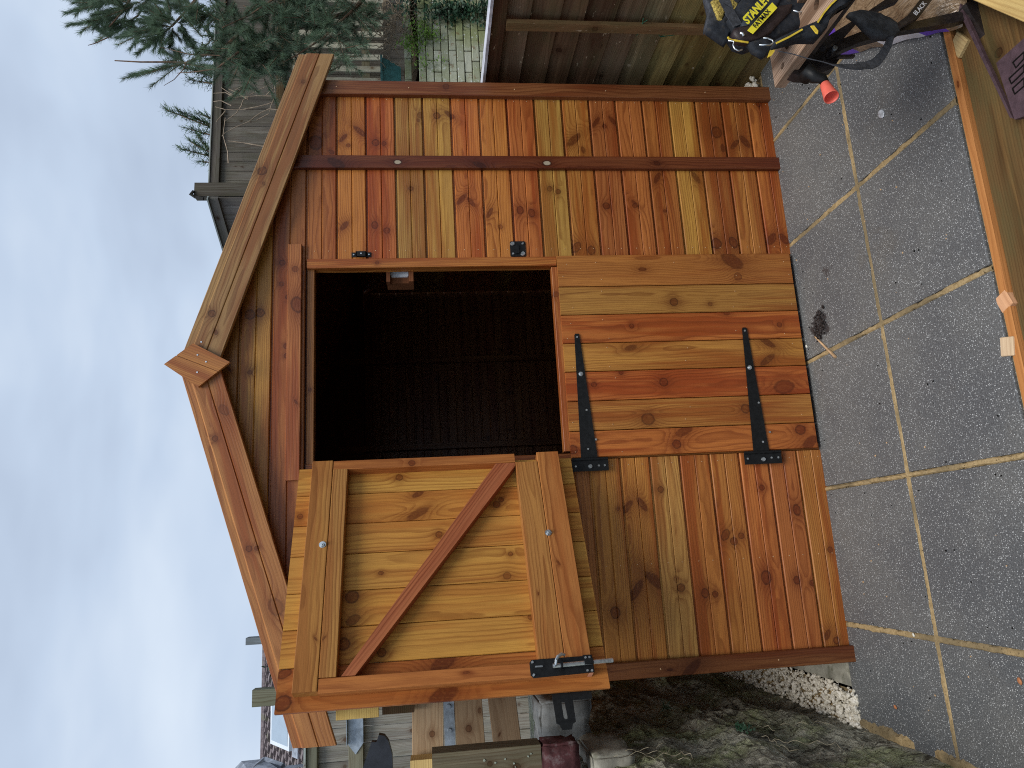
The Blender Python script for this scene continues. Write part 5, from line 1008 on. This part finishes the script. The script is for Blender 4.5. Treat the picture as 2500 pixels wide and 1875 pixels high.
for a4 in ([(1.1341,-1.2936,0.0565), (1.1363,-1.3301,0.0565), (1.1205,-1.3259,0.0565), (1.1150,-1.2977,0.0565)], [(1.1025,-1.2723,0.0565), (1.1065,-1.3221,0.0565), (1.0898,-1.3176,0.0565), (1.0855,-1.2751,0.0565)], [(1.0717,-1.2751,0.0565), (1.0749,-1.3136,0.0565), (1.0556,-1.3084,0.0565), (1.0540,-1.2776,0.0565)]):
    V = [Vector(p) for p in a4]; c = sum(V, Vector())/4; L_ = V+[V[0]]; m = MB(); m.tube([c+(v-c)*1.0 for v in L_], .0018, 6); m.build('tread_slot', DRK, td)
MB().box(1.2, 1.55, -1.68, -1.66, -.05, .5).build('far_leg_frame', BLK2, wb)
# crank: black elbow and red cone
m = MB(); c0, c1, c2, c3 = [Vector(p) for p in [(1.189,-1.170,0.525),(1.170,-1.170,0.516),(1.168,-1.170,0.495),(1.152,-1.170,0.489)]]
m.tube([c0+Vector((0, .03, 0)), c0, c1, c2, c3], [.018, .0185, .0165, .014, .0115], 12); m.build('crank_elbow', BLK, wb, smooth=True)
h0, h1 = Vector((1.1465,-1.1750,0.4940)), Vector((1.0946,-1.1850,0.4966)); hd = (h1-h0).normalized()
hd = (hd+Vector((0, -.22, 0))).normalized(); h1 = h0+hd*.058; m = MB(); aa = hd.orthogonal().normalized(); bb = hd.cross(aa); NS = 28
rings = [(h0, .0115), (h0+hd*.002, .0128), (h0+hd*.030, .0155), (h1-hd*.002, .0188), (h1, .0190), (h1+hd*.0005, .0176), (h1-hd*.006, .0165), (h1-hd*.035, .0125)]
V = [c+(aa*math.cos(t)+bb*math.sin(t))*r_ for c, r_ in rings for t in [2*math.pi*i/NS for i in range(NS)]]; F = []
for k in range(len(rings)-1): F += [(k*NS+i, k*NS+(i+1) % NS, (k+1)*NS+(i+1) % NS, (k+1)*NS+i) for i in range(NS)]
F += [tuple(range(NS))[::-1], tuple((len(rings)-1)*NS+i for i in range(NS))]; m.add(V, F); m.build('crank_handle', REDP, wb, smooth=True)
def text(body, name, o, ex, ey, size, mat, parent, shear=0, bold=0, align='CENTER', sx=1):
    cu = bpy.data.curves.new(name, 'FONT'); cu.body = body; cu.size = size; cu.extrude = .0004; cu.align_x = align; cu.align_y = 'CENTER'; cu.offset = bold; cu.shear = shear; cu.resolution_u = 3
    tmp = bpy.data.objects.new('tmp_text', cu); COL.objects.link(tmp); dg = bpy.context.evaluated_depsgraph_get(); me = bpy.data.meshes.new_from_object(tmp.evaluated_get(dg)); bpy.data.objects.remove(tmp); bpy.data.curves.remove(cu)
    for v in me.vertices: v.co.x *= sx
    ex = Vector(ex).normalized(); ez = ex.cross(Vector(ey)).normalized(); ey = ez.cross(ex); me.materials.clear(); return link(name, me, basis(o, ex, ey, ez), parent, None, mat)
p0, p1 = Vector((1.3471,-1.1885,0.2190)), Vector((1.4078,-1.1885,0.1605)); exx = (p1-p0).normalized(); text('BLACK', 'lettering', (p0+p1)/2, exx, exx.cross(Vector((0, 1, 0))) if exx.cross(Vector((0, 1, 0))).z < 0 or True else exx,   .018, WPL, lg, sx=1.0)

# ---- tool bag lying on the bench ----
tb = thing('tool_bag', 'open black tool bag with yellow lettering lying on the folding workbench', 'bag', (1.3, -1.2, .56))
def puff(name, pts, Y0, depth, mat, par=tb, bulge=.012, seg=5):
    """rounded cloth body: outline in the plane Y0, swelling towards the camera, closed at the back"""
    P = [Vector(p) for p in pts]; c = sum(P, Vector())/len(P); Q = []
    for i in range(len(P)):
        p, q = P[i], P[(i+1) % len(P)]; n_ = max(1, int((q-p).length/.014))
        for k in range(n_): Q.append(p+(q-p)*k/n_)
    n_ = len(Q); V = []; rings = [(1.0, depth, 0), (1.0, .0, 0), (.985, -bulge*.45, 1), (.94, -bulge*.8, 1), (.84, -bulge, 1), (.6, -bulge*1.1, 1), (.3, -bulge*1.05, 1)]
    for s_, dy, w_ in rings:
        for q in Q:
            v = c+(q-c)*s_; v.y = Y0+dy+(.0035*mn.noise(v*34)+.003*mn.noise(v*80))*w_; V.append(v)
    V.append(Vector((c.x, Y0-bulge*1.05, c.z))); V.append(Vector((c.x, Y0+depth, c.z))); F = []
    for r_ in range(len(rings)-1): F += [(r_*n_+i, r_*n_+(i+1) % n_, (r_+1)*n_+(i+1) % n_, (r_+1)*n_+i) for i in range(n_)]
    L_ = len(V)-2; F += [((len(rings)-1)*n_+i, (len(rings)-1)*n_+(i+1) % n_, L_) for i in range(n_)]+[(i, L_+1, (i+1) % n_) for i in range(n_)]
    m = MB(); m.add(V, F); return m.build(name, mat, par, smooth=True)
YT = -1.18
puff('bag_body', [(1.325,-1.180,0.745),(1.298,-1.180,0.734),(1.267,-1.180,0.719),(1.258,-1.180,0.692),(1.268,-1.180,0.666),(1.269,-1.180,0.623),(1.308,-1.180,0.537),(1.374,-1.180,0.468),(1.457,-1.180,0.399),(1.501,-1.180,0.491),(1.482,-1.180,0.621),(1.409,-1.180,0.682),(1.381,-1.180,0.705)], YT, .04, FAB, bulge=.02)
puff('bag_end_flap', [(1.309,-1.170,0.798),(1.302,-1.170,0.792),(1.271,-1.170,0.755),(1.267,-1.170,0.748),(1.292,-1.170,0.739),(1.316,-1.170,0.709),(1.368,-1.170,0.731),(1.339,-1.170,0.749),(1.316,-1.170,0.782)], -1.17, .015, FAB, bulge=.008)
puff('bag_rim', [(1.341,-1.130,0.779),(1.349,-1.130,0.763),(1.373,-1.130,0.727),(1.424,-1.130,0.678),(1.528,-1.130,0.591),(1.527,-1.130,0.635),(1.450,-1.130,0.768),(1.400,-1.130,0.763),(1.358,-1.130,0.777)], -1.13, .02, FAB2, bulge=.004)
puff('bag_lining', [(1.422,-1.140,0.759),(1.437,-1.140,0.735),(1.443,-1.140,0.705),(1.415,-1.140,0.683),(1.392,-1.140,0.693),(1.414,-1.140,0.713),(1.365,-1.140,0.734),(1.369,-1.140,0.746)], -1.14, .01, FLEECE, bulge=.004)
puff('bag_pocket', [(1.284,-1.203,0.739),(1.291,-1.203,0.718),(1.285,-1.203,0.699),(1.281,-1.203,0.687),(1.360,-1.203,0.603),(1.366,-1.203,0.565),(1.342,-1.203,0.574),(1.278,-1.203,0.637),(1.268,-1.203,0.654),(1.254,-1.203,0.677),(1.249,-1.203,0.703),(1.253,-1.203,0.731),(1.270,-1.203,0.741)], -1.203, .02, LTH, bulge=.006)
puff('logo_panel', [(1.292,-1.204,0.714),(1.279,-1.204,0.700),(1.278,-1.204,0.686),(1.356,-1.204,0.610),(1.382,-1.204,0.596),(1.404,-1.204,0.618),(1.382,-1.204,0.653),(1.331,-1.204,0.693),(1.299,-1.204,0.717)], -1.204, .02, simple('grey_panel_fabric', (.03, .038, .05), .6, 0, .3, .4, 40), bulge=.005)
# yellow strip with the black word, and the yellow word over it
YL = -1.2215
q = [(1.269,-1.222,0.710),(1.259,-1.221,0.696),(1.338,-1.222,0.620),(1.354,-1.222,0.632)]; m = MB(); m.prism([(p[0], p[2]) for p in q], -YL-.003, -YL, WF); lb = m.build('yellow_label', YEL, tb)
e0, e1 = Vector((1.2617,-1.2232,0.7025)), Vector((1.3440,-1.2232,0.6269)); u0 = Vector((1.2642,-1.2232,0.7092))-Vector((1.2601,-1.2232,0.6972))
exx = (e1-e0).normalized(); c = (Vector((1.2701,-1.2232,0.7010))+Vector((1.3347,-1.2232,0.6359)))/2
eyv = Vector((0, -1, 0)).cross(exx)*1; 
text('FATMAX', 'lettering', c, exx, eyv, .0172, simple('black_print', (.012, .012, .012), .6), lb, bold=.0002, sx=1.05)
c = (Vector((1.2899,-1.2232,0.7187))+Vector((1.3662,-1.2232,0.6390)))/2+eyv*.001
text('STANLEY', 'lettering', c, exx, eyv, .030, YEL, tb, bold=.0012, shear=.25, sx=.86)
m = MB(); m.ribbon([(1.412,-1.200,0.756),(1.376,-1.200,0.750),(1.340,-1.200,0.741),(1.298,-1.200,0.724)], Vector((1, 0, .3)), [.030, .030, .028, .026], .003); m.build('handle_strap', FAB2, tb)
m = MB(); m.ribbon([(1.079,-1.412,0.751),(1.096,-1.412,0.718),(1.117,-1.412,0.683)], Vector((.5, 0, 1)), .004, .002); m.ribbon([(1.137,-1.412,0.643),(1.163,-1.412,0.624),(1.186,-1.412,0.603),(1.203,-1.412,0.584)], Vector((.5, 0, 1)), .004, .002); m.ribbon([(1.262,-1.202,0.756),(1.256,-1.202,0.754),(1.252,-1.202,0.739),(1.247,-1.202,0.703)], Vector((.5, 0, 1)), .005, .002); m.build('yellow_piping', YEL2, tb)
m = MB(); m.prism([(p[0], p[2]) for p in [(1.244,-1.200,0.643),(1.242,-1.200,0.635),(1.222,-1.200,0.635),(1.209,-1.200,0.645),(1.203,-1.200,0.657),(1.224,-1.200,0.648)]], 1.2, 1.203, WF); m.prism([(p[0], p[2]) for p in [(1.125,-1.412,0.663),(1.126,-1.412,0.655),(1.112,-1.412,0.647),(1.105,-1.412,0.649),(1.107,-1.412,0.653)]], 1.412, 1.415, WF); m.build('yellow_tape', YEL2, tb)
puff('lower_strap', [(1.093,-1.400,0.748),(1.126,-1.400,0.676),(1.147,-1.400,0.633),(1.184,-1.400,0.607),(1.222,-1.400,0.566),(1.210,-1.400,0.537),(1.197,-1.400,0.565),(1.158,-1.400,0.604),(1.132,-1.400,0.615),(1.104,-1.400,0.642),(1.103,-1.400,0.685),(1.085,-1.400,0.748)], -1.40, .02, FAB, bulge=.008)
puff('hanging_fold', [(1.247,-1.195,0.702),(1.256,-1.195,0.679),(1.272,-1.195,0.664),(1.266,-1.195,0.651),(1.250,-1.195,0.637),(1.239,-1.195,0.632),(1.226,-1.195,0.642),(1.209,-1.195,0.665),(1.225,-1.195,0.691)], -1.195, .01, FAB, bulge=.008)
def ring(name, pl, r=.0018, par=tb): m = MB(); m.tube(pl, r, 8); return m.build(name, ZNC, par, smooth=True)
ring('wire_hook', [(1.241,-1.215,0.763),(1.239,-1.215,0.748),(1.227,-1.215,0.752),(1.217,-1.215,0.749),(1.211,-1.215,0.739),(1.215,-1.215,0.729)], .0022)
ring('metal_ring', [(1.250,-1.216,0.668),(1.250,-1.216,0.657),(1.244,-1.216,0.644),(1.236,-1.216,0.643),(1.230,-1.216,0.652),(1.229,-1.216,0.682)], .0022)
ring('metal_ring', [(1.336,-1.216,0.574),(1.331,-1.216,0.560),(1.337,-1.216,0.539),(1.356,-1.216,0.517),(1.379,-1.216,0.508)], .0022)
ring('rivet', [(1.267,-1.212,0.727),(1.265,-1.212,0.720),(1.258,-1.212,0.718)], .0035)
sp = tag(link('belt_strap', None, WM[tb].copy()), 'dark webbing belt with padded end looping down from the tool bag', 'strap')
m = MB(); m.ribbon([(1.221,-1.205,0.626),(1.213,-1.205,0.588),(1.201,-1.205,0.550),(1.192,-1.205,0.510),(1.183,-1.205,0.481),(1.179,-1.205,0.451),(1.178,-1.205,0.408)]+[(1.187,-1.200,0.403),(1.188,-1.200,0.378),(1.198,-1.200,0.356),(1.220,-1.200,0.335),(1.248,-1.200,0.315),(1.271,-1.200,0.303),(1.292,-1.200,0.297)], Vector((.45, .2, 1)), [.003, .004, .006, .010, .016, .024, .030, .030, .030, .027, .023, .020, .017, .016], .0025)
m.build('webbing', FAB2, sp, smooth=False)
puff('pad', [(1.346,-1.200,0.410),(1.358,-1.200,0.374),(1.353,-1.200,0.333),(1.335,-1.200,0.293),(1.315,-1.200,0.276),(1.290,-1.200,0.271),(1.280,-1.200,0.288),(1.273,-1.200,0.313),(1.277,-1.200,0.346),(1.303,-1.200,0.371),(1.323,-1.200,0.384)], -1.20, .015, simple('padded_fabric', (.045, .047, .05), .85, 0, .2, .3, 50, .5, 500), sp, bulge=.006)

# ---- compost bag lying on the paving behind the bench ----
cb = thing('compost_bag', 'crinkled brown plastic bag with purple and white print lying on the paving', 'bag', (1.74, -.84, 0))
lx = Vector((.50, .86, 0)).normalized(); ly = Vector((.86, -.50, 0)).normalized(); NU, NV = 56, 36; V = []; F = []; mi = []
cc = Vector((1.60, -.775, 0))+ly*.235+lx*.0
for j in range(NV+1):
    for i in range(NU+1):
        u, v = -1+2*i/NU, -1+2*j/NV; e_ = (1-abs(u)**3.2)**.55*(1-abs(v)**2.6)**.6 if abs(u) < 1 and abs(v) < 1 else 0
        cr_ = .010*mn.noise(Vector((u*11, v*3, 1)))+.006*mn.noise(Vector((u*26, v*5, 2)))
        wv = 1+.03*mn.noise(Vector((u*4, v*4, 3))); V.append(cc+lx*u*.40*wv+ly*v*.25*wv+Z_*(.006+.150*e_+(cr_ if e_ > 0 else cr_*.3)))
for j in range(NV):
    for i in range(NU):
        a0 = j*(NU+1)+i; F.append((a0, a0+1, a0+NU+2, a0+NU+1)); u, v = -1+2*(i+.5)/NU, -1+2*(j+.5)/NV
        k = 0
        if v < -.93+.03*math.sin(u*9): k = 1 if (-.85 < u < -.62) or  u > .9 else (2 if -.62 < u < -.12 else 0)
        if .30 < u < .62 and v < -.55+.1*math.sin(u*14): k = 1
        mi.append(k)
me = mesh('bag', [WM[cb].inverted() @ p for p in V], F, True, mi); link('bag_film', me, WM[cb].copy(), cb, None, [BAGM, PUR, WPL])
